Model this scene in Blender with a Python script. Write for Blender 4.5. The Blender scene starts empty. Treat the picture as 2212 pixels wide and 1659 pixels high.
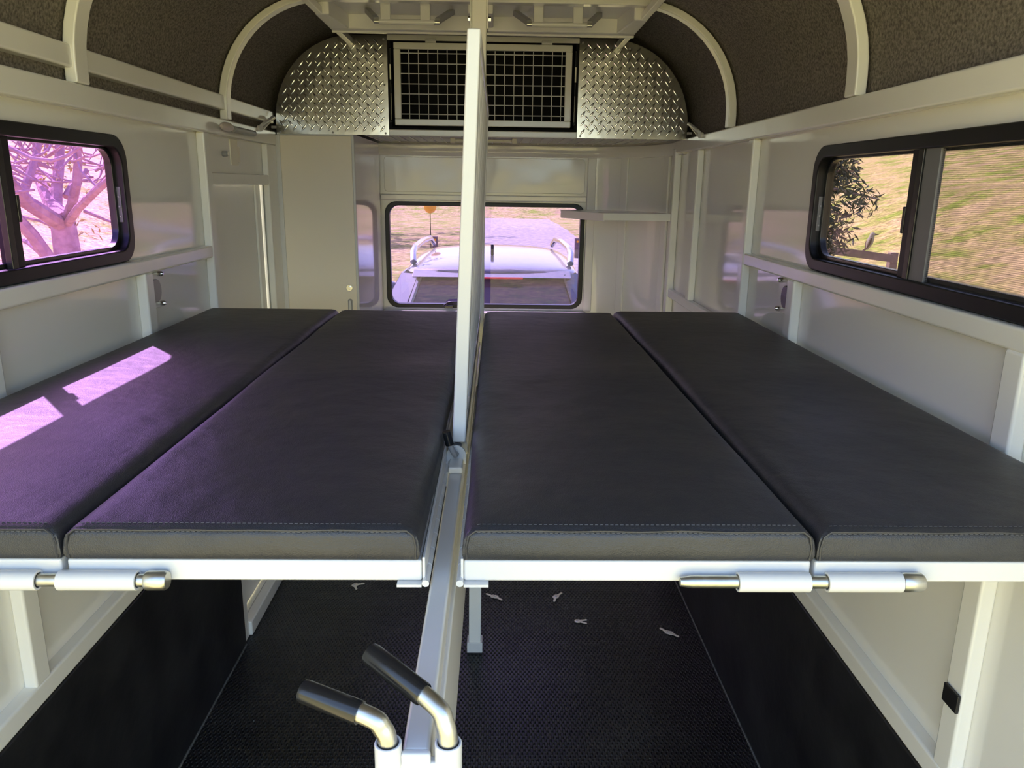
import bpy, bmesh, math, random
from mathutils import Vector, Matrix, noise
random.seed(7)
S = bpy.context.scene
C = S.collection

# ------------------------------------------------------------------ camera
F = 1660.0
cam_d = bpy.data.cameras.new('camera')
cam = bpy.data.objects.new('camera', cam_d)
C.objects.link(cam)
cam_d.sensor_fit = 'HORIZONTAL'; cam_d.sensor_width = 36.0
cam_d.lens = F / 2212.0 * 36.0
cam_d.clip_start = 0.02; cam_d.clip_end = 500
EYE = 1.72
yw = Vector(((1073 - 1106) / F, (829.5 - 402) / F, -1.0)).normalized()
roll = math.radians(0.8)
zw = Vector((math.cos(roll), -math.sin(roll), 0)).cross(yw).normalized()
xw = yw.cross(zw)
cam.matrix_world = Matrix.Translation((0, 0, EYE)) @ Matrix((xw, yw, zw)).to_4x4()
S.camera = cam

# ------------------------------------------------------------------ sky, sun, exposure
SUN = Vector((-0.56, 0.67, 1.0)).normalized()
world = bpy.data.worlds.new('world'); S.world = world
world.use_nodes = True
wn = world.node_tree.nodes; wl = world.node_tree.links
sky = wn.new('ShaderNodeTexSky'); sky.sky_type = 'NISHITA'
sky.sun_disc = False
sky.sun_elevation = math.asin(SUN.z)
sky.sun_rotation = math.atan2(SUN.x, SUN.y)
sky.air_density = 1.0; sky.dust_density = 2.2; sky.ozone_density = 1.0
bg = wn['Background']; bg.inputs['Strength'].default_value = 0.28
wl.new(sky.outputs[0], bg.inputs[0])
sd = bpy.data.lights.new('sun', 'SUN'); sd.energy = 6.5; sd.angle = math.radians(0.6)
sd.color = (1.0, 0.95, 0.86)
sun = bpy.data.objects.new('sun', sd); C.objects.link(sun)
sun.rotation_euler = SUN.to_track_quat('Z', 'Y').to_euler()
sun.location = SUN * 30
S.view_settings.view_transform = 'Standard'; S.view_settings.look = 'None'
S.view_settings.gamma = 1.0; S.view_settings.use_curve_mapping = False
S.view_settings.exposure = 1.76
S.cycles.max_bounces = 14; S.cycles.diffuse_bounces = 8; S.cycles.glossy_bounces = 6
S.cycles.transparent_max_bounces = 16
S.cycles.sample_clamp_indirect = 6.0
S.cycles.caustics_reflective = False; S.cycles.caustics_refractive = False
S.cycles.use_denoising = True

# ------------------------------------------------------------------ materials
def M(name, col, rough=0.5, metal=0.0, spec=0.5, coat=0.0, var=None, bump=None, coatr=0.05):
    """var=(scale, colour2, contrast, detail); bump=(scale, strength, distance, detail)"""
    m = bpy.data.materials.new(name); m.use_nodes = True
    nt = m.node_tree; b = nt.nodes['Principled BSDF']
    b.inputs['Base Color'].default_value = (*col, 1)
    b.inputs['Roughness'].default_value = rough
    b.inputs['Metallic'].default_value = metal
    b.inputs['Specular IOR Level'].default_value = spec
    b.inputs['Coat Weight'].default_value = coat
    b.inputs['Coat Roughness'].default_value = coatr
    tc = nt.nodes.new('ShaderNodeTexCoord')
    if var:
        n = nt.nodes.new('ShaderNodeTexNoise'); n.inputs['Scale'].default_value = var[0]
        n.inputs['Detail'].default_value = var[3] if len(var) > 3 else 4
        nt.links.new(tc.outputs['Object'], n.inputs['Vector'])
        r = nt.nodes.new('ShaderNodeValToRGB')
        k = var[2]
        r.color_ramp.elements[0].position = 0.5 - k; r.color_ramp.elements[1].position = 0.5 + k
        r.color_ramp.elements[0].color = (*col, 1); r.color_ramp.elements[1].color = (*var[1], 1)
        nt.links.new(n.outputs['Fac'], r.inputs[0]); nt.links.new(r.outputs[0], b.inputs['Base Color'])
    if bump:
        n = nt.nodes.new('ShaderNodeTexNoise'); n.inputs['Scale'].default_value = bump[0]
        n.inputs['Detail'].default_value = bump[3] if len(bump) > 3 else 2
        nt.links.new(tc.outputs['Object'], n.inputs['Vector'])
        bp = nt.nodes.new('ShaderNodeBump'); bp.inputs['Strength'].default_value = bump[1]
        bp.inputs['Distance'].default_value = bump[2]
        nt.links.new(n.outputs['Fac'], bp.inputs['Height']); nt.links.new(bp.outputs[0], b.inputs['Normal'])
    return m

PAINT = M('white_gloss_paint', (0.85, 0.838, 0.785), 0.16, spec=0.5, bump=(9, 0.06, 0.02))
PANEL = M('white_gelcoat_panel', (0.85, 0.838, 0.79), 0.07, spec=0.5, bump=(3.0, 0.05, 0.02, 1))
NOSE = M('white_nose_gelcoat', (0.82, 0.808, 0.76), 0.10, spec=0.6, bump=(5.0, 0.22, 0.02, 1))
SATIN = M('cream_cabinet_laminate', (0.88, 0.80, 0.67), 0.30, spec=0.4)
STEELW = M('white_enamel_steel', (0.70, 0.695, 0.68), 0.24, spec=0.5)
FELT = M('charcoal_felt', (0.115, 0.103, 0.090), 0.95, spec=0.1, var=(150, (0.27, 0.245, 0.215), 0.16, 5), bump=(500, 0.5, 0.003, 3))
FELTB = M('black_lining', (0.012, 0.012, 0.014), 0.95, spec=0.1, var=(250, (0.022, 0.021, 0.022), 0.16, 4))
BLACKF = M('black_aluminium_frame', (0.010, 0.010, 0.011), 0.36, spec=0.3)
BLACKP = M('black_plastic', (0.014, 0.014, 0.015), 0.22, spec=0.5)
RUBBER = M('black_wall_rubber', (0.007, 0.007, 0.008), 0.42, spec=0.35, var=(5, (0.026, 0.026, 0.027), 0.22, 7), bump=(14, 0.25, 0.01, 5))
ZINC = M('zinc_plated_steel', (0.70, 0.69, 0.63), 0.36, 1.0, var=(60, (0.55, 0.54, 0.47), 0.2))
CHROME = M('bright_steel', (0.75, 0.74, 0.72), 0.15, 1.0)
BRASS = M('nickel_key_metal', (0.95, 0.90, 0.76), 0.4, 0.2)
PLATE = M('aluminium_checker_plate', (0.60, 0.58, 0.53), 0.20, 1.0, bump=(9, 0.06, 0.02, 2))  # same metal as the treads, darkened to paint in a duller reflection
TREAD = M('aluminium_tread', (0.92, 0.90, 0.84), 0.16, 1.0)
GREYP = M('grey_plastic', (0.32, 0.32, 0.33), 0.35)
TAPE = M('cream_tape', (0.93, 0.89, 0.74), 0.5)
SCREENF = M('grey_screen_frame', (0.16, 0.16, 0.17), 0.35)
SEAL = M('pale_door_seal', (0.78, 0.79, 0.78), 0.5)
LAMP = M('frosted_lamp_cover', (0.92, 0.89, 0.76), 0.4)
SHEET = M('shaded_locker_sheet', (0.42, 0.40, 0.42), 0.5)  # white sheet under the locker; its shade is put into the grey

# vinyl: black leather-grain upholstery
def vinyl():
    m = M('black_vinyl', (0.031, 0.031, 0.035), 0.46, spec=0.6)
    nt = m.node_tree; b = nt.nodes['Principled BSDF']
    tc = nt.nodes.new('ShaderNodeTexCoord')
    v = nt.nodes.new('ShaderNodeTexVoronoi'); v.inputs['Scale'].default_value = 620
    n = nt.nodes.new('ShaderNodeTexNoise'); n.inputs['Scale'].default_value = 14; n.inputs['Detail'].default_value = 3
    nt.links.new(tc.outputs['Object'], v.inputs['Vector']); nt.links.new(tc.outputs['Object'], n.inputs['Vector'])
    b1 = nt.nodes.new('ShaderNodeBump'); b1.inputs['Strength'].default_value = 0.22; b1.inputs['Distance'].default_value = 0.002
    b2 = nt.nodes.new('ShaderNodeBump'); b2.inputs['Strength'].default_value = 0.25; b2.inputs['Distance'].default_value = 0.02
    nt.links.new(n.outputs['Fac'], b2.inputs['Height'])
    nt.links.new(v.outputs['Distance'], b1.inputs['Height']); nt.links.new(b2.outputs[0], b1.inputs['Normal'])
    nt.links.new(b1.outputs[0], b.inputs['Normal'])
    # faint handling smudges
    n2 = nt.nodes.new('ShaderNodeTexNoise'); n2.inputs['Scale'].default_value = 3.2; n2.inputs['Detail'].default_value = 6
    nt.links.new(tc.outputs['Object'], n2.inputs['Vector'])
    r = nt.nodes.new('ShaderNodeMapRange'); r.inputs[1].default_value = 0.3; r.inputs[2].default_value = 0.7
    r.inputs[3].default_value = 0.42; r.inputs[4].default_value = 0.54
    nt.links.new(n2.outputs['Fac'], r.inputs[0]); nt.links.new(r.outputs[0], b.inputs['Roughness'])
    return m
VINYL = vinyl()
THREAD = M('grey_thread', (0.10, 0.10, 0.105), 0.7)

def glass(name, tint, refl=0.05):
    m = bpy.data.materials.new(name); m.use_nodes = True
    nt = m.node_tree
    for n in list(nt.nodes):
        if n.type != 'OUTPUT_MATERIAL': nt.nodes.remove(n)
    out = [n for n in nt.nodes][0]
    t = nt.nodes.new('ShaderNodeBsdfTransparent'); t.inputs[0].default_value = (*tint, 1)
    g = nt.nodes.new('ShaderNodeBsdfGlossy'); g.inputs['Roughness'].default_value = 0.01
    f = nt.nodes.new('ShaderNodeLayerWeight'); f.inputs[0].default_value = 0.5
    pw = nt.nodes.new('ShaderNodeMath'); pw.operation = 'POWER'; pw.inputs[1].default_value = 5.0
    sc = nt.nodes.new('ShaderNodeMath'); sc.operation = 'MULTIPLY_ADD'; sc.inputs[1].default_value = 0.6; sc.inputs[2].default_value = 0.03
    nt.links.new(f.outputs['Facing'], pw.inputs[0]); nt.links.new(pw.outputs[0], sc.inputs[0])
    mx = nt.nodes.new('ShaderNodeMixShader')
    nt.links.new(sc.outputs[0], mx.inputs[0]); nt.links.new(t.outputs[0], mx.inputs[1])
    nt.links.new(g.outputs[0], mx.inputs[2]); nt.links.new(mx.outputs[0], out.inputs[0])
    return m
GLASS_L = glass('violet_tinted_glass', (0.80, 0.575, 0.95))
GLASS_F = glass('violet_tinted_front_glass', (0.53, 0.455, 0.61))
GLASS_R = glass('faintly_tinted_glass', (0.535, 0.485, 0.505))

def screen_mat():
    m = bpy.data.materials.new('fine_insect_screen'); m.use_nodes = True
    nt = m.node_tree; b = nt.nodes['Principled BSDF']
    b.inputs['Base Color'].default_value = (0.05, 0.05, 0.05, 1); b.inputs['Roughness'].default_value = 0.6
    tc = nt.nodes.new('ShaderNodeTexCoord')
    w = nt.nodes.new('ShaderNodeTexWave'); w.bands_direction = 'Z'; w.inputs['Scale'].default_value = 90
    nt.links.new(tc.outputs['Object'], w.inputs['Vector'])
    mr = nt.nodes.new('ShaderNodeMapRange'); mr.inputs[3].default_value = 0.62; mr.inputs[4].default_value = 0.86
    nt.links.new(w.outputs['Fac'], mr.inputs[0])
    t = nt.nodes.new('ShaderNodeBsdfTransparent'); mx = nt.nodes.new('ShaderNodeMixShader')
    nt.links.new(mr.outputs[0], mx.inputs[0]); nt.links.new(b.outputs[0], mx.inputs[1]); nt.links.new(t.outputs[0], mx.inputs[2])
    nt.links.new(mx.outputs[0], nt.nodes['Material Output'].inputs[0])
    return m
SCREEN = screen_mat()

def floor_rubber():
    m = M('studded_floor_rubber', (0.008, 0.008, 0.008), 0.34, spec=0.4)
    nt = m.node_tree; b = nt.nodes['Principled BSDF']
    tc = nt.nodes.new('ShaderNodeTexCoord'); sp = nt.nodes.new('ShaderNodeSeparateXYZ')
    nt.links.new(tc.outputs['Object'], sp.inputs[0])
    def mth(op, a, b_=None):
        n = nt.nodes.new('ShaderNodeMath'); n.operation = op
        for i, q in enumerate((a, b_)):
            if q is None: continue
            if isinstance(q, (int, float)): n.inputs[i].default_value = q
            else: nt.links.new(q, n.inputs[i])
        return n.outputs[0]
    cx_ = mth('COSINE', mth('MULTIPLY', sp.outputs[0], math.pi / 0.0078))
    cy_ = mth('COSINE', mth('MULTIPLY', sp.outputs[1], math.pi / 0.0145))
    h = mth('MAXIMUM', mth('MULTIPLY', cx_, cy_), 0.0)
    h = mth('POWER', h, 0.6)
    bp = nt.nodes.new('ShaderNodeBump'); bp.inputs['Strength'].default_value = 1.0; bp.inputs['Distance'].default_value = 0.007
    nt.links.new(h, bp.inputs['Height']); nt.links.new(bp.outputs[0], b.inputs['Normal'])
    # dust in patches and pale specks
    n = nt.nodes.new('ShaderNodeTexNoise'); n.inputs['Scale'].default_value = 3.0; n.inputs['Detail'].default_value = 8
    nt.links.new(tc.outputs['Object'], n.inputs['Vector'])
    r = nt.nodes.new('ShaderNodeValToRGB')
    r.color_ramp.elements[0].position = 0.5; r.color_ramp.elements[1].position = 0.85
    r.color_ramp.elements[0].color = (0.0065, 0.0065, 0.0065, 1); r.color_ramp.elements[1].color = (0.035, 0.034, 0.032, 1)
    nt.links.new(n.outputs['Fac'], r.inputs[0])
    v = nt.nodes.new('ShaderNodeTexVoronoi'); v.inputs['Scale'].default_value = 14
    nt.links.new(tc.outputs['Object'], v.inputs['Vector'])
    lt = mth('LESS_THAN', v.outputs['Distance'], 0.028)
    mx = nt.nodes.new('ShaderNodeMixRGB'); mx.inputs[2].default_value = (0.35, 0.34, 0.32, 1)
    nt.links.new(lt, mx.inputs[0]); nt.links.new(r.outputs[0], mx.inputs[1]); nt.links.new(mx.outputs[0], b.inputs['Base Color'])
    return m
FLOOR = floor_rubber()

def grass_mat():
    m = M('dry_lawn', (0.3, 0.3, 0.1), 0.95, spec=0.1)
    nt = m.node_tree; b = nt.nodes['Principled BSDF']
    tc = nt.nodes.new('ShaderNodeTexCoord')
    n = nt.nodes.new('ShaderNodeTexNoise'); n.inputs['Scale'].default_value = 0.8; n.inputs['Detail'].default_value = 8
    n.inputs['Roughness'].default_value = 0.7
    n2 = nt.nodes.new('ShaderNodeTexNoise'); n2.inputs['Scale'].default_value = 6; n2.inputs['Detail'].default_value = 9; n2.inputs['Roughness'].default_value = 0.78
    nt.links.new(tc.outputs['Object'], n.inputs['Vector']); nt.links.new(tc.outputs['Object'], n2.inputs['Vector'])
    r = nt.nodes.new('ShaderNodeValToRGB')
    e = r.color_ramp.elements
    e[0].position = 0.395; e[0].color = (0.24, 0.32, 0.06, 1)
    e[1].position = 0.60; e[1].color = (0.50, 0.40, 0.25, 1)
    k = e.new(0.50); k.color = (0.44, 0.385, 0.18, 1)
    nt.links.new(n.outputs['Fac'], r.inputs[0])
    r2 = nt.nodes.new('ShaderNodeValToRGB')
    r2.color_ramp.elements[0].position = 0.34; r2.color_ramp.elements[0].color = (0.22, 0.22, 0.2, 1)
    r2.color_ramp.elements[1].position = 0.66; r2.color_ramp.elements[1].color = (1.5, 1.42, 1.38, 1)
    nt.links.new(n2.outputs['Fac'], r2.inputs[0])
    mx = nt.nodes.new('ShaderNodeMixRGB'); mx.blend_type = 'MULTIPLY'; mx.inputs[0].default_value = 1
    nt.links.new(r.outputs[0], mx.inputs[1]); nt.links.new(r2.outputs[0], mx.inputs[2])
    nt.links.new(mx.outputs[0], b.inputs['Base Color'])
    return m
GRASS = grass_mat()
GRAVEL = M('pale_gravel', (0.24, 0.225, 0.21), 0.95, spec=0.1, var=(5, (0.50, 0.475, 0.45), 0.2, 10))
BARK = M('tree_bark', (0.30, 0.20, 0.20), 0.9, spec=0.15, var=(16, (0.46, 0.34, 0.33), 0.2, 5), bump=(30, 0.5, 0.02, 4))
LEAF = M('grey_green_leaf', (0.045, 0.055, 0.035), 0.45, var=(8, (0.10, 0.11, 0.07), 0.2))
LEAFY = M('yellow_green_leaf', (0.42, 0.38, 0.10), 0.6)
TIMBER = M('dark_stained_timber', (0.16, 0.11, 0.12), 0.8, var=(9, (0.24, 0.17, 0.17), 0.2))
ORANGE = M('orange_plastic', (0.95, 0.42, 0.02), 0.35)
REDL = M('red_lens', (0.55, 0.02, 0.03), 0.2)
CARP = M('silver_car_paint', (0.17, 0.175, 0.215), 0.18, 0.3, coat=1.0)
CARG = M('car_glass', (0.10, 0.075, 0.11), 0.04, spec=0.8)
TYRE = M('tyre_rubber', (0.012, 0.012, 0.012), 0.8)
BIRDW = M('bird_pale_feathers', (0.34, 0.30, 0.27), 0.9)
BIRDB = M('bird_brown_feathers', (0.12, 0.08, 0.06), 0.9)
INNERW = M('white_hatch_plastic', (0.78, 0.77, 0.74), 0.35)
OUTER = M('white_outer_skin', (0.80, 0.80, 0.79), 0.3)

# ------------------------------------------------------------------ mesh helpers
class MB:
    def __init__(s): s.v = []; s.f = []
    def add(s, vs, fs):
        o = len(s.v); s.v += [tuple(p) for p in vs]; s.f += [tuple(i + o for i in f) for f in fs]; return s
    def box(s, x0, x1, y0, y1, z0, z1):
        v = [(x0, y0, z0), (x1, y0, z0), (x1, y1, z0), (x0, y1, z0), (x0, y0, z1), (x1, y0, z1), (x1, y1, z1), (x0, y1, z1)]
        return s.add(v, [(3, 2, 1, 0), (4, 5, 6, 7), (0, 1, 5, 4), (1, 2, 6, 5), (2, 3, 7, 6), (3, 0, 4, 7)])
    def tube(s, pts, r, n=12, caps=True, up=None):
        """round tube along a path; r a number or a list"""
        pts = [Vector(p) for p in pts]; k = len(pts)
        rs = r if isinstance(r, (list, tuple)) else [r] * k
        vs = []; u = None
        for i, p in enumerate(pts):
            t = (pts[min(i + 1, k - 1)] - pts[max(i - 1, 0)]).normalized()
            if u is None:
                u = t.orthogonal().normalized()
            else:
                u = (u - t * u.dot(t)).normalized()
            w = t.cross(u)
            for j in range(n):
                a = 2 * math.pi * j / n
                vs.append(p + rs[i] * (math.cos(a) * u + math.sin(a) * w))
        fs = []
        for i in range(k - 1):
            for j in range(n):
                a = i * n + j; b = i * n + (j + 1) % n
                fs.append((a, b, b + n, a + n))
        if caps:
            fs.append(tuple(reversed(range(n)))); fs.append(tuple(range((k - 1) * n, k * n)))
        return s.add(vs, fs)
    def prism(s, poly, axis, a, b):
        """polygon (2D list) extruded along axis from a to b; 2D order: x->(y,z) y->(x,z) z->(x,y)"""
        n = len(poly)
        def P(p, t):
            return {'x': (t, p[0], p[1]), 'y': (p[0], t, p[1]), 'z': (p[0], p[1], t)}[axis]
        vs = [P(p, a) for p in poly] + [P(p, b) for p in poly]
        fs = [tuple(reversed(range(n))), tuple(range(n, 2 * n))]
        fs += [(i, (i + 1) % n, (i + 1) % n + n, i + n) for i in range(n)]
        return s.add(vs, fs)
    def ring(s, outer, inner, axis, a, b):
        n = len(outer)
        def P(p, t):
            return {'x': (t, p[0], p[1]), 'y': (p[0], t, p[1]), 'z': (p[0], p[1], t)}[axis]
        vs = [P(p, a) for p in outer] + [P(p, a) for p in inner] + [P(p, b) for p in outer] + [P(p, b) for p in inner]
        fs = []
        for i in range(n):
            j = (i + 1) % n
            fs += [(i, j, n + j, n + i), (2 * n + i, 3 * n + i, 3 * n + j, 2 * n + j),
                   (i, 2 * n + i, 2 * n + j, j), (n + i, n + j, 3 * n + j, 3 * n + i)]
        return s.add(vs, fs)
    def sweep(s, path, sect):
        """path: list of (origin, u, v) frames; sect: list of (a,b) offsets along u,v"""
        n = len(sect); vs = []
        for o, u, v in path:
            for a, b in sect: vs.append(Vector(o) + a * Vector(u) + b * Vector(v))
        fs = [tuple(reversed(range(n))), tuple(range((len(path) - 1) * n, len(path) * n))]
        for i in range(len(path) - 1):
            for j in range(n):
                a = i * n + j; b = i * n + (j + 1) % n
                fs.append((a, b, b + n, a + n))
        return s.add(vs, fs)
    def ball(s, c, r, n=12, m=8, sc=(1, 1, 1)):
        vs = [(c[0], c[1], c[2] - r * sc[2])]; fs = []
        for i in range(1, m):
            t = -math.pi / 2 + math.pi * i / m
            for j in range(n):
                a = 2 * math.pi * j / n
                vs.append((c[0] + r * sc[0] * math.cos(t) * math.cos(a), c[1] + r * sc[1] * math.cos(t) * math.sin(a), c[2] + r * sc[2] * math.sin(t)))
        vs.append((c[0], c[1], c[2] + r * sc[2])); L = len(vs) - 1
        for j in range(n):
            fs.append((0, 1 + (j + 1) % n, 1 + j)); fs.append((L, L - n + j, L - n + (j + 1) % n))
            for i in range(m - 2):
                a = 1 + i * n + j; b = 1 + i * n + (j + 1) % n
                fs.append((a, b, b + n, a + n))
        return s.add(vs, fs)
    def build(s, name, mat, parent=None, bevel=0.0, smooth=True, seg=2, solid=0.0):
        me = bpy.data.meshes.new(name); me.from_pydata(s.v, [], s.f); me.update()
        bm = bmesh.new(); bm.from_mesh(me); bmesh.ops.recalc_face_normals(bm, faces=bm.faces); bm.to_mesh(me); bm.free()
        me.materials.append(mat)
        o = bpy.data.objects.new(name, me); C.objects.link(o)
        # origin to the base of the piece
        xs = [v.co.x for v in me.vertices]; ys = [v.co.y for v in me.vertices]; zs = [v.co.z for v in me.vertices]
        base = Vector(((min(xs) + max(xs)) / 2, (min(ys) + max(ys)) / 2, min(zs)))
        if parent is None:
            me.transform(Matrix.Translation(-base)); o.location = base
        else:
            p = parent; off = Vector()
            while p is not None: off += p.location; p = p.parent
            me.transform(Matrix.Translation(-base)); o.location = base - off; o.parent = parent
        if smooth:
            for p in me.polygons: p.use_smooth = True
            me.set_sharp_from_angle(angle=math.radians(38))
        if solid:
            md = o.modifiers.new('solid', 'SOLIDIFY'); md.thickness = solid; md.offset = 1
        if bevel:
            md = o.modifiers.new('bevel', 'BEVEL'); md.width = bevel; md.segments = seg; md.limit_method = 'ANGLE'
            md.angle_limit = math.radians(38); md.harden_normals = True
        return o

def BOX(name, mat, x0, x1, y0, y1, z0, z1, parent=None, bevel=0.003):
    return MB().box(x0, x1, y0, y1, z0, z1).build(name, mat, parent, bevel)
def TUBE(name, mat, pts, r, parent=None, n=12):
    return MB().tube(pts, r, n).build(name, mat, parent)
def tag(o, label=None, cat=None, group=None, kind=None):
    if label: o['label'] = label
    if cat: o['category'] = cat
    if group: o['group'] = group
    if kind: o['kind'] = kind
    return o
def struct(o, label=None, cat=None):
    o['kind'] = 'structure'
    if label: o['label'] = label
    if cat: o['category'] = cat
    return o
def empty(name, loc, label, cat, group=None, kind=None):
    o = bpy.data.objects.new(name, None); C.objects.link(o); o.location = loc; o.empty_display_size = 0.05
    return tag(o, label, cat, group, kind)
def rrect(a0, a1, b0, b1, r, n=6):
    pts = []
    for cx, cy, s0 in ((a1 - r, b0 + r, -90), (a1 - r, b1 - r, 0), (a0 + r, b1 - r, 90), (a0 + r, b0 + r, 180)):
        for i in range(n + 1):
            t = math.radians(s0 + 90 * i / n); pts.append((cx + r * math.cos(t), cy + r * math.sin(t)))
    return pts

# ------------------------------------------------------------------ main dimensions
XC = -0.062
XL, XR = XC - 0.889, XC + 0.889        # inner faces of rails and posts
SL, SR = XC - 0.919, XC + 0.919        # inner faces of wall skins
OL, OR = SL - 0.03, SR + 0.03          # outer faces
Y0, YP, YF = 0.12, 3.49, 4.25          # rear opening, checker plate, front wall
GZ = -0.45                             # ground level outside
WZ0, WZ1, WY0, WY1 = 1.515, 1.833, 1.05, 2.108   # side windows, outer frame

# ------------------------------------------------------------------ floor
struct(MB().box(OL, OR, Y0, YF, -0.05, 0.0).build('floor', FLOOR), 'black studded rubber floor mat under the beds', 'floor')

# ------------------------------------------------------------------ side walls
def side_wall(name, s, door, label):
    sk, ou = (SL, OL) if s < 0 else (SR, OR)
    a, b = min(sk, ou), max(sk, ou)
    d = 0.02
    yend = 3.75
    m = MB()
    hz0, hz1, hy0, hy1 = WZ0 + d, WZ1 - d, WY0 + d, WY1 - d
    m.box(a, b, Y0, hy1, 0, hz0); m.box(a, b, Y0, hy1, hz1, 1.905); m.box(a, b, Y0, hy0, hz0, hz1)
    if door:
        m.box(a, b, hy1, 2.692, 0, 1.905)
        m.box(a, b, 2.692, 3.34, 1.745, 1.905)
        m.box(a, b, 3.34, YF, 0, 1.905)
        m.box(a, b, 2.692, 3.34, 0, 0.06)
    else:
        m.box(a, b, hy1, yend, 0, 1.905)
    return struct(m.build(name, PANEL, smooth=False), label, 'wall')
wall_l = side_wall('wall_left', -1, True, 'glossy white side wall with the violet window and narrow door')
wall_r = side_wall('wall_right', 1, False, 'glossy white side wall with the insect screen window')

# nose: front wall with window hole, curved corner
FWX0, FWX1, FWZ0, FWZ1 = -0.600, 0.478, 1.062, 1.634
m = MB()
a, b = YF, YF + 0.03
hx0, hx1, hz0, hz1 = FWX0 + 0.02, FWX1 - 0.02, FWZ0 + 0.02, FWZ1 - 0.02
m.box(OL, hx0, a, b, 0, 1.96); m.box(hx1, 0.52, a, b, 0, 1.96); m.box(hx0, hx1, a, b, 0, hz0); m.box(hx0, hx1, a, b, hz1, 1.96)
struct(m.build('wall_front', NOSE, smooth=False), 'white moulded front wall around the tow vehicle window', 'wall')
curve = []
for i in range(17):
    t = math.radians(90 * i / 16)
    curve.append((0.50 + (SR - 0.50) * math.sin(t), 3.72 + (YF - 3.72) * math.cos(t)))
def curve_pt(t, inset=0.0):
    """t 0..1 along the corner from the front wall to the side wall; returns point and inward normal"""
    th = math.radians(90 * t); A, B = SR - 0.50, YF - 3.72
    p = Vector((0.50 + A * math.sin(th), 3.72 + B * math.cos(th)))
    nrm = Vector((-B * math.sin(th), -A * math.cos(th))).normalized()
    return p + nrm * inset, nrm
poly = curve + [(p[0] + 0.03, p[1] + 0.03) for p in reversed(curve)]
struct(MB().prism(poly, 'z', 0, 1.96).build('wall_corner', NOSE), 'curved white corner wall between front window and right side', 'wall')

# ------------------------------------------------------------------ ceiling vault
def vault(half, r, ztop, zbase, n=14):
    c = half - r; zc = ztop - r
    pts = [(XC - half, zbase)]
    for i in range(n + 1):
        t = math.radians(180 - 90 * i / n); pts.append((XC - c + r * math.cos(t), zc + r * math.sin(t)))
    for i in range(n + 1):
        t = math.radians(90 - 90 * i / n); pts.append((XC + c + r * math.cos(t), zc + r * math.sin(t)))
    pts.append((XC + half, zbase))
    return pts
vp_ = vault(0.921, 0.378, 2.352, 1.90)
outer = vault(0.951, 0.405, 2.385, 1.90)
m = MB(); n = len(vp_)
m.prism(vp_ + list(reversed(outer)), 'y', Y0, YF + 0.03)
struct(m.build('ceiling', FELT), 'charcoal felt lined arched ceiling', 'ceiling')
# end wall of the nose above the window, dark lined
struct(BOX('wall_nose_top', FELTB, XC - 0.93, XC + 0.93, YF - 0.02, YF + 0.03, 1.96, 2.37, None, 0), 'black lined end wall inside the overhead locker', 'wall')

# ------------------------------------------------------------------ trims: rails, posts, ribs
tn = [0]
def trim(o, label):
    tn[0] += 1; o.name = 'trim_%d' % tn[0]
    return struct(o, label, 'trim')
trim(BOX('t', PAINT, SL, XL, Y0, YP - 0.005, 1.878, 1.934, None, 0.006), 'lower white cant rail along the left wall top')
trim(BOX('t', PAINT, SL - 0.01, XL - 0.004, Y0, YP - 0.005, 1.965, 2.016, None, 0.006), 'upper white rail on felt above the left wall')
trim(BOX('t', PAINT, XR, SR, Y0, 3.74, 1.878, 1.934, None, 0.006), 'white cant rail along the right wall top')
trim(BOX('t', PAINT, SL, XL - 0.002, Y0, 2.638, 1.474, 1.514, None, 0.006), 'white mid rail below the left window')
trim(BOX('t', PAINT, XR + 0.002, SR, Y0, 2.588, 1.474, 1.514, None, 0.006), 'white mid rail below the right window')
trim(BOX('t', PAINT, SL, XL - 0.001, 2.638, 2.690, 0.0, 1.879, None, 0.006), 'tall white post beside the narrow left door')
trim(BOX('t', PAINT, XR + 0.001, SR, 2.588, 2.640, 0.66, 1.879, None, 0.006), 'tall white post right of the curved corner')
trim(BOX('t', PAINT, XR + 0.001, SR, 3.29, 3.342, 1.25, 1.879, None, 0.006), 'middle white post on the right wall')
trim(BOX('t', PAINT, XR - 0.004, SR, 3.690, 3.742, 0.0, 1.90, None, 0.006), 'white post carrying the corner shelf')
trim(BOX('t', PAINT, XR + 0.002, SR, 2.640, 3.690, 1.212, 1.252, None, 0.006), 'low white sill rail on the right wall towards the nose')
trim(BOX('t', PAINT, SL, XL - 0.001, 2.115, 2.165, 0.66, 1.476, None, 0.006), 'short white post below the left window')
trim(BOX('t', PAINT, XR + 0.001, SR, 2.125, 2.175, 0.66, 1.476, None, 0.006), 'short white post below the right window')
trim(BOX('t', PAINT, SL - 0.004, XL, Y0, 2.638, 0.643, 0.69, None, 0.006), 'white rail above the left rubber wall mat')
trim(BOX('t', PAINT, XR, SR + 0.004, Y0, 3.46, 0.643, 0.69, None, 0.006), 'white rail above the right rubber wall mat')
trim(BOX('t', PAINT, SL, XL - 0.001, 1.418, 1.470, 0.685, 1.476, None, 0.006), 'white post under the left bed near the rear')
trim(BOX('t', PAINT, XR + 0.001, SR, 1.160, 1.210, 0.685, 1.476, None, 0.006), 'white post under the right bed near the rear')
# lower rail in the nose beside the left door
trim(BOX('t', PAINT, SL, XL + 0.01, 2.692, 3.485, 0.0, 0.06, None, 0.006), 'low white sill of the narrow left door')

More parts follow.
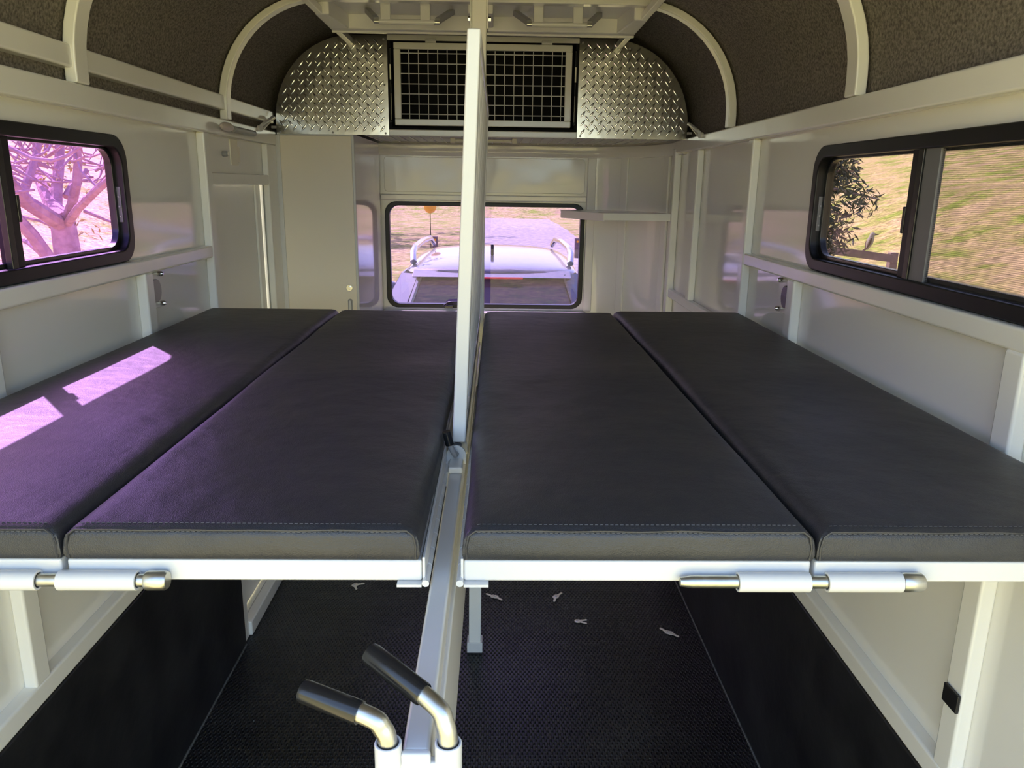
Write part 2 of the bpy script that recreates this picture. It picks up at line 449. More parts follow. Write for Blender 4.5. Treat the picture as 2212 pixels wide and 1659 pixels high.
def rib(y0, y1, label, half=0.889, zb=1.934):
    inner = vault(half - 0.004, 0.349, 2.328, zb); o_ = vault(half + 0.024, 0.375, 2.350, zb)
    r = MB().prism(inner + list(reversed(o_)), 'y', y0, y1).build('t', PAINT, None, 0.004)
    return trim(r, label)
rib(2.868, 2.912, 'arched white roof bow near the checker plate')
rib(1.868, 1.925, 'arched white roof bow nearer the rear')
# longitudinal roof bearers
for x, w in ((XC - 0.560, 'left'), (XC + 0.575, 'right')):
    trim(BOX('t', PAINT, x - 0.012, x + 0.012, Y0, YP, 2.290, 2.316, None, 0.003), 'straight white roof bearer on the %s of the roof hatch' % w)
# nose cap rail, curved
path = [((OL + 0.02, YF, 1.905), (0, -1, 0), (0, 0, 1))]
for i in range(13):
    p, nr = curve_pt(i / 12); path.append(((p.x, p.y, 1.905), (nr.x, nr.y, 0), (0, 0, 1)))
path.append(((SR, 3.60, 1.905), (-1, 0, 0), (0, 0, 1)))
trim(MB().sweep(path, [(-0.002, -0.035), (0.018, -0.035), (0.028, -0.01), (0.028, 0.025), (-0.002, 0.025)]).build('t', NOSE, None, 0.004), 'rounded white cap rail bending round the nose corner')
# mouldings of the front wall
trim(BOX('t', NOSE, -0.62, 0.484, YF - 0.014, YF, 1.640, 1.672, None, 0.006), 'raised white band between front window and upper panel')
trim(BOX('t', NOSE, 0.484, 0.53, YF - 0.014, YF, 1.05, 1.875, None, 0.006), 'raised white upright beside the front window')
trim(BOX('t', NOSE, -0.62, 0.50, YF - 0.10, YF, 1.03, 1.050, None, 0.006), 'white ledge below the front window')
for t, w, z0, lab in ((0.33, 0.022, 1.05, 'slim white rib on the curved corner'), (0.80, 0.03, 0.9, 'wide white rib where the corner meets the side')):
    p, nr = curve_pt(t); tg = Vector((-nr.y, nr.x))
    q = [p + tg * w, p + tg * w + nr * 0.014, p - tg * w + nr * 0.014, p - tg * w]
    trim(MB().prism([(v.x, v.y) for v in q], 'z', z0, 1.875).build('t', NOSE, None, 0.005), lab)

# embossed panel above the front window
struct(MB().prism(rrect(-0.600, 0.472, 1.684, 1.864, 0.02), 'y', YF - 0.006, YF).build('wall_front_panel', NOSE, None, 0.004), 'pressed glossy panel above the front window', 'panel')

# ------------------------------------------------------------------ rubber wall mats
def wall_mat(x0, x1, y1, label):
    tag(BOX('rubber_wall_mat', RUBBER, x0, x1, Y0, y1, 0.001, 0.642, None, 0.004), label, 'mat')
wall_mat(SL + 0.002, XL + 0.002, 2.64, 'black rubber kick mat on the left wall below bed height')
wall_mat(XR - 0.002, SR - 0.002, 3.46, 'black rubber kick mat on the right wall below bed height')

# dusty raised edge of the floor mat along both walls
DUSTY = M('dusty_rubber_edge', (0.08, 0.08, 0.076), 0.8, var=(40, (0.17, 0.17, 0.16), 0.2))
for side, x, ye in (('left', XL + 0.0045, 2.63), ('right', XR - 0.0045, 3.45)):
    struct(TUBE('baseboard_' + side, DUSTY, [(x, Y0 + 0.01, 0.001), (x, ye, 0.001)], 0.0034, None, 8), 'dusty edge of the floor mat along the %s wall' % side, 'mat edge')

# ------------------------------------------------------------------ side windows
def side_window(num, s, gmat, label, split):
    sk = SL if s < 0 else SR
    def X(d): return sk - s * d            # d>0 towards the room
    w = empty('window_%d' % num, (sk, (WY0 + WY1) / 2, WZ0), label, 'window', kind='structure')
    R_ = rrect(WY0, WY1, WZ0, WZ1, 0.062, 8)
    I_ = rrect(WY0 + 0.030, WY1 - 0.030, WZ0 + 0.030, WZ1 - 0.030, 0.045, 8)
    MB().ring(R_, I_, 'x', X(-0.032), X(0.016)).build('frame', BLACKF, w, 0.004)
    I2 = rrect(WY0 + 0.042, WY1 - 0.042, WZ0 + 0.040, WZ1 - 0.036, 0.045, 8)
    O2 = rrect(WY0 + 0.025, WY1 - 0.025, WZ0 + 0.025, WZ1 - 0.025, 0.05, 8)
    MB().ring(O2, I2, 'x', X(-0.024), X(-0.006)).build('inner_gasket', BLACKP, w, 0.002)
    ym = split
    # fixed front pane and rear pane
    MB().prism(rrect(ym - 0.01, WY1 - 0.034, WZ0 + 0.034, WZ1 - 0.03, 0.035), 'x', X(-0.019), X(-0.015)).build('pane', gmat, w, 0, False)
    MB().prism(rrect(WY0 + 0.034, ym + 0.01, WZ0 + 0.034, WZ1 - 0.03, 0.035), 'x', X(-0.011), X(-0.0075)).build('pane', gmat, w, 0, False)
    BOX('mullion', BLACKF, min(X(-0.024), X(0.004)), max(X(-0.024), X(0.004)), ym - 0.012, ym + 0.022, WZ0 + 0.025, WZ1 - 0.025, w, 0.002)
    BOX('sash_stile', BLACKP, min(X(-0.004), X(0.010)), max(X(-0.004), X(0.010)), ym - 0.030, ym - 0.010, WZ0 + 0.025, WZ1 - 0.025, w, 0.002)
    BOX('latch', BLACKP, min(X(-0.010), X(0.006)), max(X(-0.010), X(0.006)), ym + 0.020, ym + 0.030, WZ0 + 0.12, WZ0 + 0.175, w, 0.002)
    if s > 0: BOX('screen_frame', SCREENF, min(X(-0.004), X(0.006)), max(X(-0.004), X(0.006)), ym - 0.085, ym - 0.030, WZ0 + 0.028, WZ1 - 0.028, w, 0.002)
    if s > 0: BOX('insect_screen', SCREEN, min(X(0.0005), X(0.002)), max(X(0.0005), X(0.002)), WY0 + 0.03, ym - 0.085, WZ0 + 0.028, WZ1 - 0.028, w, 0)
    # striker strip with screws in the front reveal
    st = BOX('striker_strip', SCREENF, min(X(-0.006), X(0.004)), max(X(-0.006), X(0.004)), WY1 - 0.033, WY1 - 0.0285, WZ0 + 0.10, WZ0 + 0.19, w, 0.001)
    for z in (0.115, 0.14, 0.165):
        MB().tube([(X(-0.001), WY1 - 0.0335, WZ0 + z), (X(-0.001), WY1 - 0.0355, WZ0 + z)], 0.0025, 8).build('screw', GREYP, st)
    return w
side_window(1, -1, GLASS_L, 'black framed sliding window with violet glass on the left wall', 1.606)
side_window(3, 1, GLASS_R, 'black framed sliding window with insect screen on the right wall', 1.606)

# front window
w = empty('window_2', ((FWX0 + FWX1) / 2, YF, FWZ0), 'black framed violet front window looking onto the silver car', 'window', kind='structure')
MB().ring(rrect(FWX0, FWX1, FWZ0, FWZ1, 0.062, 8), rrect(FWX0 + 0.024, FWX1 - 0.024, FWZ0 + 0.022, FWZ1 - 0.022, 0.05, 8), 'y', YF - 0.012, YF + 0.034).build('frame', BLACKF, w, 0.004)
MB().prism(rrect(FWX0 + 0.02, FWX1 - 0.02, FWZ0 + 0.02, FWZ1 - 0.02, 0.045), 'y', YF + 0.014, YF + 0.018).build('pane', GLASS_F, w, 0, False)
lt = MB().tube([(-0.285, YF - 0.025, 1.075), (-0.262, YF - 0.032, 1.092), (-0.225, YF - 0.034, 1.096), (-0.16, YF - 0.034, 1.096)], [0.006, 0.009, 0.007, 0.006], 10).build('latch_handle', BLACKP, w)
MB().box(-0.285, -0.235, YF - 0.03, YF - 0.008, 1.062, 1.078).build('latch_base', BLACKP, w, 0.004)

# ------------------------------------------------------------------ narrow door on the left wall
d = empty('door_1', (SL, 3.0, 0.06), 'narrow white side door with daylight showing round its edge', 'door', kind='structure')
BOX('leaf', PANEL, SL - 0.040, SL - 0.018, 2.698, 3.332, 0.065, 1.738, d, 0.004)
BOX('stile', PAINT, SL - 0.018, SL - 0.008, 3.270, 3.332, 0.065, 1.738, d, 0.004)
BOX('seal', SEAL, SL - 0.03, SL, 3.3405, 3.352, 0.06, 1.745, d, 0.003)
BOX('seal', SEAL, SL - 0.03, SL + 0.001, 2.692, 3.352, 1.7455, 1.752, d, 0.002)
# frame round the door and the recessed locker above it
BOX('door_frame', PAINT, SL, XL - 0.004, 3.355, 3.489, 0.06, 1.879, d, 0.005)
BOX('door_frame', PAINT, SL, XL - 0.004, 2.690, 3.355, 1.712, 1.752, d, 0.005)
tag(BOX('paper_label', TAPE, SL, SL + 0.003, 2.965, 3.045, 1.782, 1.874, None, 0), 'cream tape strip hanging on the panel above the narrow door', 'tape')
tag(BOX('paper_label', TAPE, SL, SL + 0.0015, 3.05, 3.075, 1.795, 1.85, None, 0), 'small cream tape scrap beside the longer strip', 'tape')
k = empty('key_lock', (SL, 2.885, 1.81), 'small grey key lock on panel above the narrow door', 'lock')
MB().tube([(SL, 2.885, 1.819), (SL + 0.018, 2.885, 1.819)], 0.010, 14).build('barrel', GREYP, k, 0.002)
MB().tube([(SL + 0.0175, 2.885, 1.819), (SL + 0.021, 2.885, 1.819)], 0.006, 10).build('plug', CHROME, k)

# ------------------------------------------------------------------ checker plates
def plate(x0, x1, side, label):
    prof = [p for p in vault(0.886, 0.347, 2.326, 1.926, 20)]
    if side < 0:
        arc = [p for p in prof if p[0] <= x1]
        poly = arc + [(x1, 2.326), (x1, 1.926)]
    else:
        arc = [p for p in prof if p[0] >= x0]
        poly = [(x0, 1.926), (x0, 2.326)] + arc
    t = empty('checker_plate', ((x0 + x1) / 2, YP, 1.926), label, 'panel', 'checker plates')
    MB().prism(poly, 'y', YP, YP + 0.003).build('sheet', PLATE, t, 0, False)
    # raised treads: pointed lens shapes in two crossing directions
    def inside(px, pz):
        dx = abs(px - XC)
        if not (x0 + 0.012 < px < x1 - 0.012) or pz < 1.938 or pz > 2.314: return False
        if dx > 0.539 and pz > 1.979: return math.hypot(dx - 0.539, pz - 1.979) < 0.332
        return dx < 0.874
    m = MB(); pitch_x, pitch_z = 0.0375, 0.0365
    for i in range(-40, 41):
        for j in range(0, 26):
            px = XC + (i + (0.5 if j % 2 else 0)) * pitch_x
            pz = 1.934 + j * pitch_z / 2
            if not inside(px, pz): continue
            ang = math.radians(52 if j % 2 else 128)
            c, s_ = math.cos(ang), math.sin(ang)
            L, W, Hh = 0.0175, 0.0046, 0.0019
            vs = []; fs = []; NU, NV = 9, 5
            for u in range(NU):
                a = -1 + 2 * u / (NU - 1)
                wd = W * (1 - abs(a) ** 1.8) + 0.0003
                for v_ in range(NV):
                    q = -1 + 2 * v_ / (NV - 1)
                    h_ = Hh * (1 - abs(a) ** 2.2) * (1 - q * q) - 0.0001
                    al, bl = a * L, q * wd
                    vs.append((px + al * c - bl * s_, YP - h_, pz + al * s_ + bl * c))
            fs = [(u * NV + v_, u * NV + v_ + 1, (u + 1) * NV + v_ + 1, (u + 1) * NV + v_) for u in range(NU - 1) for v_ in range(NV - 1)]
            m.add(vs, fs)
    o = m.build('tread_pattern', TREAD, t, 0, True); o['kind'] = 'stuff'
    sx = [(x0 + 0.015, 1.934), (x1 - 0.015, 1.934), ((x0 + x1) / 2, 1.934), (x0 + 0.014 if side > 0 else x1 - 0.014, 2.13), (x0 + .014 if side > 0 else x1 - .014, 2.31),
          (XC + side * 0.80, 2.175), (XC + side * 0.62, 2.29), (XC + side * 0.872, 1.955)]
    for a, b_ in sx:
        MB().tube([(a, YP - 0.004, b_), (a, YP, b_)], 0.0045, 8).build('rivet', GREYP, t)
    return t
plate(XC - 0.886, -0.466, -1, 'bright checker plate panel left of the mesh locker door')
plate(0.345, XC + 0.886, 1, 'bright checker plate panel right of the mesh locker door')

# ------------------------------------------------------------------ overhead locker: lining, face frame
struct(BOX('locker_floor', SHEET, SL + 0.01, SR - 0.01, YP + 0.004, YF - 0.021, 1.948, 1.958, None, 0), 'white underside sheet of the overhead locker, coloured grey for shade', 'shelf')
struct(BOX('locker_lining', FELTB, SL + 0.02, SR - 0.02, YP + 0.02, YF - 0.025, 1.9585, 1.964, None, 0), 'black lining inside the overhead locker', 'lining')
struct(BOX('locker_back', FELTB, -0.60, 0.48, YP + 0.20, YP + 0.215, 1.9645, 2.345, None, 0), 'black carpet back inside the overhead locker', 'lining')
trim(BOX('t', PAINT, -0.466, 0.345, YP - 0.008, YP + 0.012, 1.924, 1.951, None, 0.004), 'white sill bar below the mesh locker door')
trim(BOX('t', PAINT, -0.466, 0.345, YP - 0.008, YP + 0.012, 2.306, 2.329, None, 0.004), 'white head bar above the mesh locker door')
struct(MB().ring([(-0.466, 1.95), (0.345, 1.95), (0.345, 2.307), (-0.466, 2.307)], [(-0.452, 1.958), (0.331, 1.958), (0.331, 2.304), (-0.452, 2.304)], 'y', YP, YP + 0.20).build('locker_reveal', FELTB, None, 0, False), 'black reveal of the overhead locker opening', 'lining')

t = empty('mesh_door', (-0.06, YP - 0.03, 1.965), 'white framed wire mesh door over the black overhead locker', 'door')
dx0, dx1, dz0, dz1 = -0.435, 0.313, 1.966, 2.294
fy0, fy1 = YP - 0.036, YP - 0.014
for nm, a in (('frame_rail', (dx0, dx1, dz0, dz0 + 0.026)), ('frame_rail', (dx0, dx1, dz1 - 0.026, dz1)), ('frame_stile', (dx0, dx0 + 0.028, dz0 + 0.026, dz1 - 0.026)), ('frame_stile', (dx1 - 0.028, dx1, dz0 + 0.026, dz1 - 0.026))):
    BOX(nm, PAINT, a[0], a[1], fy0, fy1, a[2], a[3], t, 0.003)
x = dx0 + 0.028 + 0.034
while x < dx1 - 0.03:
    TUBE('wire', STEELW, [(x, YP - 0.025, dz0 + 0.02), (x, YP - 0.025, dz1 - 0.02)], 0.0021, t, 6); x += 0.0402
z = dz0 + 0.026 + 0.020
while z < dz1 - 0.028:
    TUBE('wire', STEELW, [(dx0 + 0.02, YP - 0.029, z), (dx1 - 0.02, YP - 0.029, z)], 0.0021, t, 6); z += 0.0402
for x in (-0.28, 0.205):
    h = TUBE('hinge', STEELW, [(x - 0.022, YP - 0.030, 2.300), (x + 0.022, YP - 0.030, 2.300)], 0.007, t, 10)
    BOX('leaf', STEELW, x - 0.02, x + 0.02, YP - 0.034, YP - 0.008, 2.302, 2.310, h, 0.001)
for x, w_ in ((-0.452, 'left'), (0.330, 'right')):
    g = empty('gas_strut', (x, YP - 0.02, 1.98), 'slim black gas strut at the %s edge of the mesh door' % w_, 'gas strut', 'gas struts')
    TUBE('rod', CHROME, [(x, YP - 0.014, 1.985), (x, YP - 0.014, 2.10)], 0.003, g, 8)
    TUBE('cylinder', BLACKP, [(x, YP - 0.014, 2.095), (x, YP - 0.014, 2.27)], 0.006, g, 10)
    BOX('maker_strip', TAPE, x - 0.003, x + 0.003, YP - 0.0215, YP - 0.0195, 2.15, 2.21, g, 0)
    MB().ball((x, YP - 0.014, 1.983), 0.007).build('ball_end', BLACKP, g)
    MB().ball((x, YP - 0.014, 2.272), 0.007).build('ball_end', BLACKP, g)

# wire shelf under the locker floor
t = empty('wire_shelf', (0.1, 3.87, 1.936), 'white wire mesh shelf below the checker plates in the nose', 'shelf')
def curve_x(y):
    if y <= 3.72: return SR - 0.03
    return 0.50 + (SR - 0.50) * math.sqrt(max(0, 1 - ((y - 3.72) / (YF - 3.72)) ** 2)) - 0.03
y = YP + 0.03
while y < YF - 0.03:
    TUBE('wire', STEELW, [(-0.60, y, 1.941), (curve_x(y), y, 1.941)], 0.0022, t, 6); y += 0.048
x = -0.60
while x < SR - 0.05:
    if x < 0.5: ye = YF - 0.03
    else: ye = 3.72 + (YF - 3.72) * math.sqrt(max(0, 1 - ((x + 0.03 - 0.5) / (SR - 0.5)) ** 2)) - 0.02
    TUBE('wire', STEELW, [(x, YP + 0.02, 1.937), (x, ye, 1.937)], 0.0022, t, 6); x += 0.048
t = empty('strip_light', (-0.06, 3.74, 1.915), 'slim unlit strip light under the wire shelf', 'light')
BOX('tube_cover', LAMP, -0.195, 0.07, 3.735, 3.76, 1.915, 1.931, t, 0.006)
BOX('end_cap', TAPE, -0.217, -0.194, 3.728, 3.766, 1.911, 1.935, t, 0.003)
BOX('end_cap', TAPE, 0.069, 0.092, 3.728, 3.766, 1.911, 1.935, t, 0.003)

# ------------------------------------------------------------------ tall cabinet in the nose
t = empty('tall_cabinet', (-0.78, 3.87, 0.0), 'tall cream cabinet beside the front window', 'cabinet')
BOX('door', SATIN, -0.938, -0.630, YP, YP + 0.020, 0.05, 1.920, t, 0.003)
BOX('edge_trim', STEELW, -0.962, -0.938, YP, YP + 0.02, 0.0, 1.922, t, 0.002)
BOX('edge_trim', STEELW, -0.630, -0.618, YP - 0.006, YP + 0.02, 0.0, 1.922, t, 0.004)
BOX('edge_trim', STEELW, -0.948, -0.619, YP - 0.003, YP + 0.02, 1.920, 1.925, t, 0.001)
BOX('side_panel', PANEL, -0.640, -0.622, YP + 0.02, YF - 0.015, 0.0, 1.930, t, 0.002)
BOX('plinth', SATIN, -0.938, -0.64, YP + 0.02, YP + 0.04, 0.0, 0.05, t, 0)
lk = MB().tube([(-0.662, YP, 1.265), (-0.662, YP - 0.004, 1.265)], 0.014, 20).build('lock', CHROME, t, 0.001)
MB().tube([(-0.662, YP - 0.004, 1.265), (-0.662, YP - 0.010, 1.265)], 0.008, 12).build('lock_plug', CHROME, lk, 0.001)
hd = MB().ring(rrect(-0.671, -0.651, 1.06, 1.215, 0.009), rrect(-0.667, -0.655, 1.064, 1.211, 0.0055), 'y', YP - 0.004, YP).build('handle', GREYP, t)
MB().prism(rrect(-0.6665, -0.6555, 1.066, 1.209, 0.005), 'y', YP - 0.009, YP).build('lever', STEELW, hd, 0.002)

# corner shelf
t = empty('corner_shelf', (0.62, 3.75, 1.57), 'white corner shelf jutting in front of the front window', 'shelf')
sp_ = [(XR - 0.006, 3.70), (0.508, 3.70), (0.338, 4.06), (0.338, 4.18), (0.50, 4.205), (0.66, 4.13), (0.77, 3.98), (XR - 0.006, 3.80)]
MB().prism(sp_, 'z', 1.596, 1.604).build('top', PAINT, t, 0.002)
MB().prism([(XR - 0.006, 3.692), (0.504, 3.692), (0.504, 3.70), (XR - 0.006, 3.70)], 'z', 1.570, 1.604).build('front_lip', PAINT, t, 0.002)
MB().prism([(0.504, 3.692), (0.331, 4.06), (0.338, 4.062), (0.511, 3.696)], 'z', 1.566, 1.604).build('end_lip', PAINT, t, 0.002)

# ------------------------------------------------------------------ roof hatch
t = empty('roof_hatch', (-0.055, 3.05, 2.285), 'white roof hatch tray with two bar latches overhead', 'roof hatch')
hx0, hx1 = XC - 0.575, XC + 0.588
for nm, q in (('side_flange', [(hx0, 2.914), (hx0 + 0.05, 2.914), (hx0 + 0.075, 3.16), (hx0, 3.16)]),
              ('side_flange', [(hx1 - 0.05, 2.914), (hx1, 2.914), (hx1, 3.16), (hx1 - 0.075, 3.16)]),
              ('end_flange', [(hx0, 3.16), (hx1, 3.16), (hx1, 3.20), (hx0, 3.20)])):
    MB().prism(q, 'z', 2.288, 2.345).build(nm, INNERW, t, 0.006)
BOX('lip', PAINT, hx0, hx1, 3.20, 3.214, 2.282, 2.302, t, 0.003)
BOX('tray', INNERW, hx0 + 0.03, hx1 - 0.03, 2.914, 3.19, 2.340, 2.347, t, 0)
for cx_ in (-0.322, 0.218):
    b_ = TUBE('latch_bar', STEELW, [(cx_ - 0.098, 2.955, 2.277), (cx_ + 0.098, 2.955, 2.277)], 0.0095, t, 12)
    TUBE('bar_end', ZINC, [(cx_ - 0.116, 2.955, 2.277), (cx_ - 0.097, 2.955, 2.277)], 0.0075, b_, 10)
    TUBE('bar_end', ZINC, [(cx_ + 0.097, 2.955, 2.277), (cx_ + 0.116, 2.955, 2.277)], 0.0075, b_, 10)
    for sx in (-0.075, 0.065):
        BOX('bracket', STEELW, cx_ + sx - 0.018, cx_ + sx + 0.018, 2.948, 2.966, 2.280, 2.340, t, 0.004)
    for sg in (-1, 1):
        MB().tube([(cx_ + sg * 0.108, 2.957, 2.283), (cx_ + sg * 0.155, 3.06, 2.335)], 0.013, 4).build('stay', GREYP, t)
BOX('centre_strip', INNERW, XC - 0.045, XC + 0.045, 2.914, 3.16, 2.300, 2.345, t, 0.006)

# ------------------------------------------------------------------ small wall hardware
def tie_ring(x, s, label):
    t = empty('tie_ring', (x, 3.30, 1.93), label, 'tie ring', 'tie rings')
    a = [(x, 3.24, 1.93), (x + s * 0.012, 3.25, 1.945), (x + s * 0.022, 3.38, 1.985), (x + s * 0.018, 3.41, 1.985), (x + s * 0.006, 3.40, 1.975), (x, 3.30, 1.934)]
    MB().tube(a, 0.0065, 10).build('bent_rod', STEELW, t)
    MB().tube([(x, 3.24, 1.93), (x + s * 0.012, 3.235, 1.93)], 0.012, 10).build('boss', STEELW, t)
    return t
tie_ring(XL, 1, 'small bent white tie ring on the left cant rail')
tie_ring(XR, -1, 'small bent white tie ring on the right cant rail')

t = empty('tube_latch', (XL + 0.02, 2.92, 1.89), 'grey tube with pale rounded end on the left cant rail', 'latch')
TUBE('tube', GREYP, [(XL + 0.022, 2.86, 1.902), (XL + 0.022, 3.10, 1.902)], 0.011, t, 12)
MB().ball((XL + 0.024, 2.79, 1.904), 0.016, 14, 10, (1, 3.6, 1)).build('rounded_end', M('pale_pink_plastic', (0.60, 0.52, 0.48), 0.4), t)
TUBE('end_cap', BLACKP, [(XL + 0.022, 3.10, 1.902), (XL + 0.022, 3.104, 1.902)], 0.0105, t, 12)

def tie_plate(s, label):
    sk = SL if s < 0 else SR
    i = -s
    ya, yb = (2.170, 2.275) if s < 0 else (2.180, 2.300)
    t = empty('tie_plate', (sk, (ya + yb) / 2, 1.37), label, 'tie plate', 'tie plates')
    BOX('plate', PAINT, min(sk, sk + i * 0.006), max(sk, sk + i * 0.006), ya, yb, 1.365, 1.474, t, 0.003)
    y1 = ya + 0.012
    cup = [(y1, 1.385)] + [(y1 + 0.03 + 0.028 * math.cos(math.radians(-90 + 18 * q)), 1.418 + 0.033 * math.sin(math.radians(-90 + 18 * q))) for q in range(11)] + [(y1, 1.451)]
    MB().prism(cup, 'x', sk + i * 0.006, sk + i * 0.016).build('rubber_cup', BLACKP if s > 0 else GREYP, t, 0.004)
    for z in (1.377, 1.462):
        MB().tube([(sk + i * 0.006, yb - 0.03, z), (sk + i * 0.016, yb - 0.03, z), (sk + i * 0.022, yb - 0.03, z)], [0.0075, 0.0075, 0.004], 10).build('dome_nut', CHROME, t)
    return t
tie_plate(-1, 'white tie plate with grey cup under the left window')
tie_plate(1, 'white tie plate with black cup under the right window')
tag(BOX('rubber_pad', BLACKP, XR - 0.006, XR + 0.001, 1.160, 1.204, 0.822, 0.858, None, 0.002), 'small black square pad on the white post at right', 'pad')

# ------------------------------------------------------------------ centre divider
PX = -0.066
t = empty('divider_post', (PX, 2.6, 0), 'slim white steel post standing on the floor between the beds', 'post')
MB().prism([(-0.092, 0.012), (-0.046, 0.012), (-0.035, 2.348), (-0.081, 2.348)], 'y', 2.577, 2.623).build('tube', PAINT, t, 0.004)
BOX('foot_socket', STEELW, -0.0985, -0.0395, 2.572, 2.630, 0.003, 0.045, t, 0.003)
BOX('foot_pad', BLACKP, -0.099, -0.039, 2.568, 2.634, 0.0, 0.004, t, 0)
for sg, x in ((-1, -0.084), (1, -0.032)):
    BOX('top_bracket', PAINT, x - 0.002, x + 0.002, 2.570, 2.630, 2.19, 2.348, t, 0.001)
    MB().tube([(x, 2.6, 2.222), (x + sg * 0.010, 2.6, 2.222)], 0.008, 6).build('bolt', CHROME, t)

t = empty('divider_rail', (PX, 1.4, 1.02), 'long white divider rail running between the two beds', 'divider')
BOX('rail_tube', STEELW, -0.0775, -0.0535, 0.562, 2.575, 1.214, 1.250, t, 0.004)
BOX('lower_panel', STEELW, -0.0705, -0.0495, 0.575, 2.575, 1.02, 1.205, t, 0.003)
BOX('panel_edge', STEELW, -0.074, -0.050, 0.575, 2.575, 1.012, 1.03, t, 0.004)
BOX('end_plate', STEELW, -0.078, -0.0525, 0.556, 0.564, 1.01, 1.2505, t, 0.003)
for x in (-0.089, -0.0375):
    m = MB(); n_ = 20
    def circ(r): return [(x + r * math.cos(2 * math.pi * q / n_), 0.562 + r * math.sin(2 * math.pi * q / n_)) for q in range(n_)]
    m.ring(circ(0.0118), circ(0.0091), 'z', 1.10, 1.2585)
    m.build('pin_sleeve', STEELW, t, 0.0012)
BOX('sleeve_web', STEELW, -0.082, -0.044, 0.558, 0.568, 1.10, 1.24, t, 0.002)
# rear stop block and spring catch where the head gate rests
BOX('stop_block', PAINT, -0.0775, -0.0535, 1.215, 1.262, 1.250, 1.262, t, 0.003)

def bent_pin(name, pts, gr, label):
    t = empty(name, pts[0], label, 'lever pin', 'lever pins at the divider end')
    # smooth the path
    P = [Vector(p) for p in pts]; sm = []
    for i in range(len(P) - 1):
        p0 = P[max(i - 1, 0)]; p1 = P[i]; p2 = P[i + 1]; p3 = P[min(i + 2, len(P) - 1)]
        for q in range(6):
            u = q / 6
            sm.append(0.5 * ((2 * p1) + (p2 - p0) * u + (2 * p0 - 5 * p1 + 4 * p2 - p3) * u * u + (3 * p1 - p0 - 3 * p2 + p3) * u ** 3))
    sm.append(P[-1])
    MB().tube(sm, 0.0085, 16).build('bent_rod', ZINC, t)
    a, b_ = Vector(gr[0]), Vector(gr[1]); d_ = (b_ - a)
    path = [a, a + d_ * 0.03, a + d_ * 0.9, a + d_ * 0.97, b_]
    g_ = MB().tube(path, [0.0100, 0.0104, 0.0104, 0.0095, 0.0055], 20).build('rubber_grip', BLACKP, t)
    return t
bent_pin('lever_pin', [(-0.0375, 0.562, 1.10), (-0.0375, 0.562, 1.20), (-0.0375, 0.562, 1.255), (-0.041, 0.566, 1.275), (-0.052, 0.576, 1.287), (-0.112, 0.620, 1.306)],
         [(-0.060, 0.582, 1.2900), (-0.114, 0.6215, 1.3067)], 'bent steel lever pin with black grip, nearer the right bed')
bent_pin('lever_pin', [(-0.089, 0.562, 1.10), (-0.089, 0.562, 1.20), (-0.089, 0.562, 1.255), (-0.094, 0.563, 1.272), (-0.106, 0.566, 1.281), (-0.166, 0.588, 1.290)],
         [(-0.113, 0.5685, 1.2822), (-0.168, 0.5887, 1.2903)], 'bent steel lever pin with black grip, lower left of the pair')

# spring catch between rail and gate
t = empty('spring_catch', (-0.066, 1.29, 1.25), 'black tipped spring catch at the foot of the barred gate', 'catch')
for y, z in ((1.262, 1.262), (1.315, 1.262)):
    poly = [(-0.083, 1.251), (-0.049, 1.251)] + [(-0.066 + 0.017 * math.cos(math.radians(q)), 1.268 + 0.017 * math.sin(math.radians(q))) for q in range(0, 181, 18)]
    MB().prism(poly, 'y', y - 0.0025, y + 0.0025).build('lug', STEELW, t, 0.001)
hel = [(-0.066 + 0.0065 * math.cos(q * 0.9), 1.268 + q * 0.0009, 1.270 + 0.0065 * math.sin(q * 0.9)) for q in range(50)]
TUBE('spring', GREYP, hel, 0.0011, t, 6)
TUBE('pin', GREYP, [(-0.066, 1.32, 1.270), (-0.066, 1.26, 1.270), (-0.067, 1.247, 1.272), (-0.072, 1.240, 1.284), (-0.078, 1.238, 1.300)], 0.0048, t, 12)
TUBE('black_tip', BLACKP, [(-0.076, 1.2385, 1.294), (-0.0815, 1.237, 1.318)], 0.0072, t, 14)
MB().tube([(-0.066, 1.318, 1.270), (-0.066, 1.332, 1.272)], [0.011, 0.008], 14).build('rear_knob', BLACKP, t)

# barred head gate leaning slightly
t = empty('barred_gate', (-0.062, 1.9, 1.30), 'tall white barred gate standing between the beds', 'gate')
GB, GT = 1.287, 1.953
def gx(z): return -0.0615 + (z - 1.30) * 0.038
def gbar(name, y0, y1, w):
    z0, z1 = GB, GT
    return MB().prism([(gx(z0) - w, z0), (gx(z0) + w, z0), (gx(z1) + w * 0.92, z1), (gx(z1) - w * 0.92, z1)], 'y', y0, y1).build(name, STEELW, t, 0.003)
gbar('frame_upright', 1.270, 1.295, 0.0115)
gbar('frame_upright', 2.535, 2.560, 0.0115)
for nm, z0, z1 in (('frame_rail', GB, GB + 0.025), ('frame_rail', GT - 0.025, GT)):
    zc = (z0 + z1) / 2
    BOX(nm, STEELW, gx(zc) - 0.0115, gx(zc) + 0.0115, 1.295, 2.535, z0, z1, t, 0.003)
nb = 12
for i in range(nb):
    y = 1.295 + (2.535 - 1.295) * (i + 1) / (nb + 1)
    MB().tube([(gx(GB + 0.02), y, GB + 0.02), (gx(GT - 0.02), y, GT - 0.02)], 0.0095, 10).build('bar', STEELW, t)

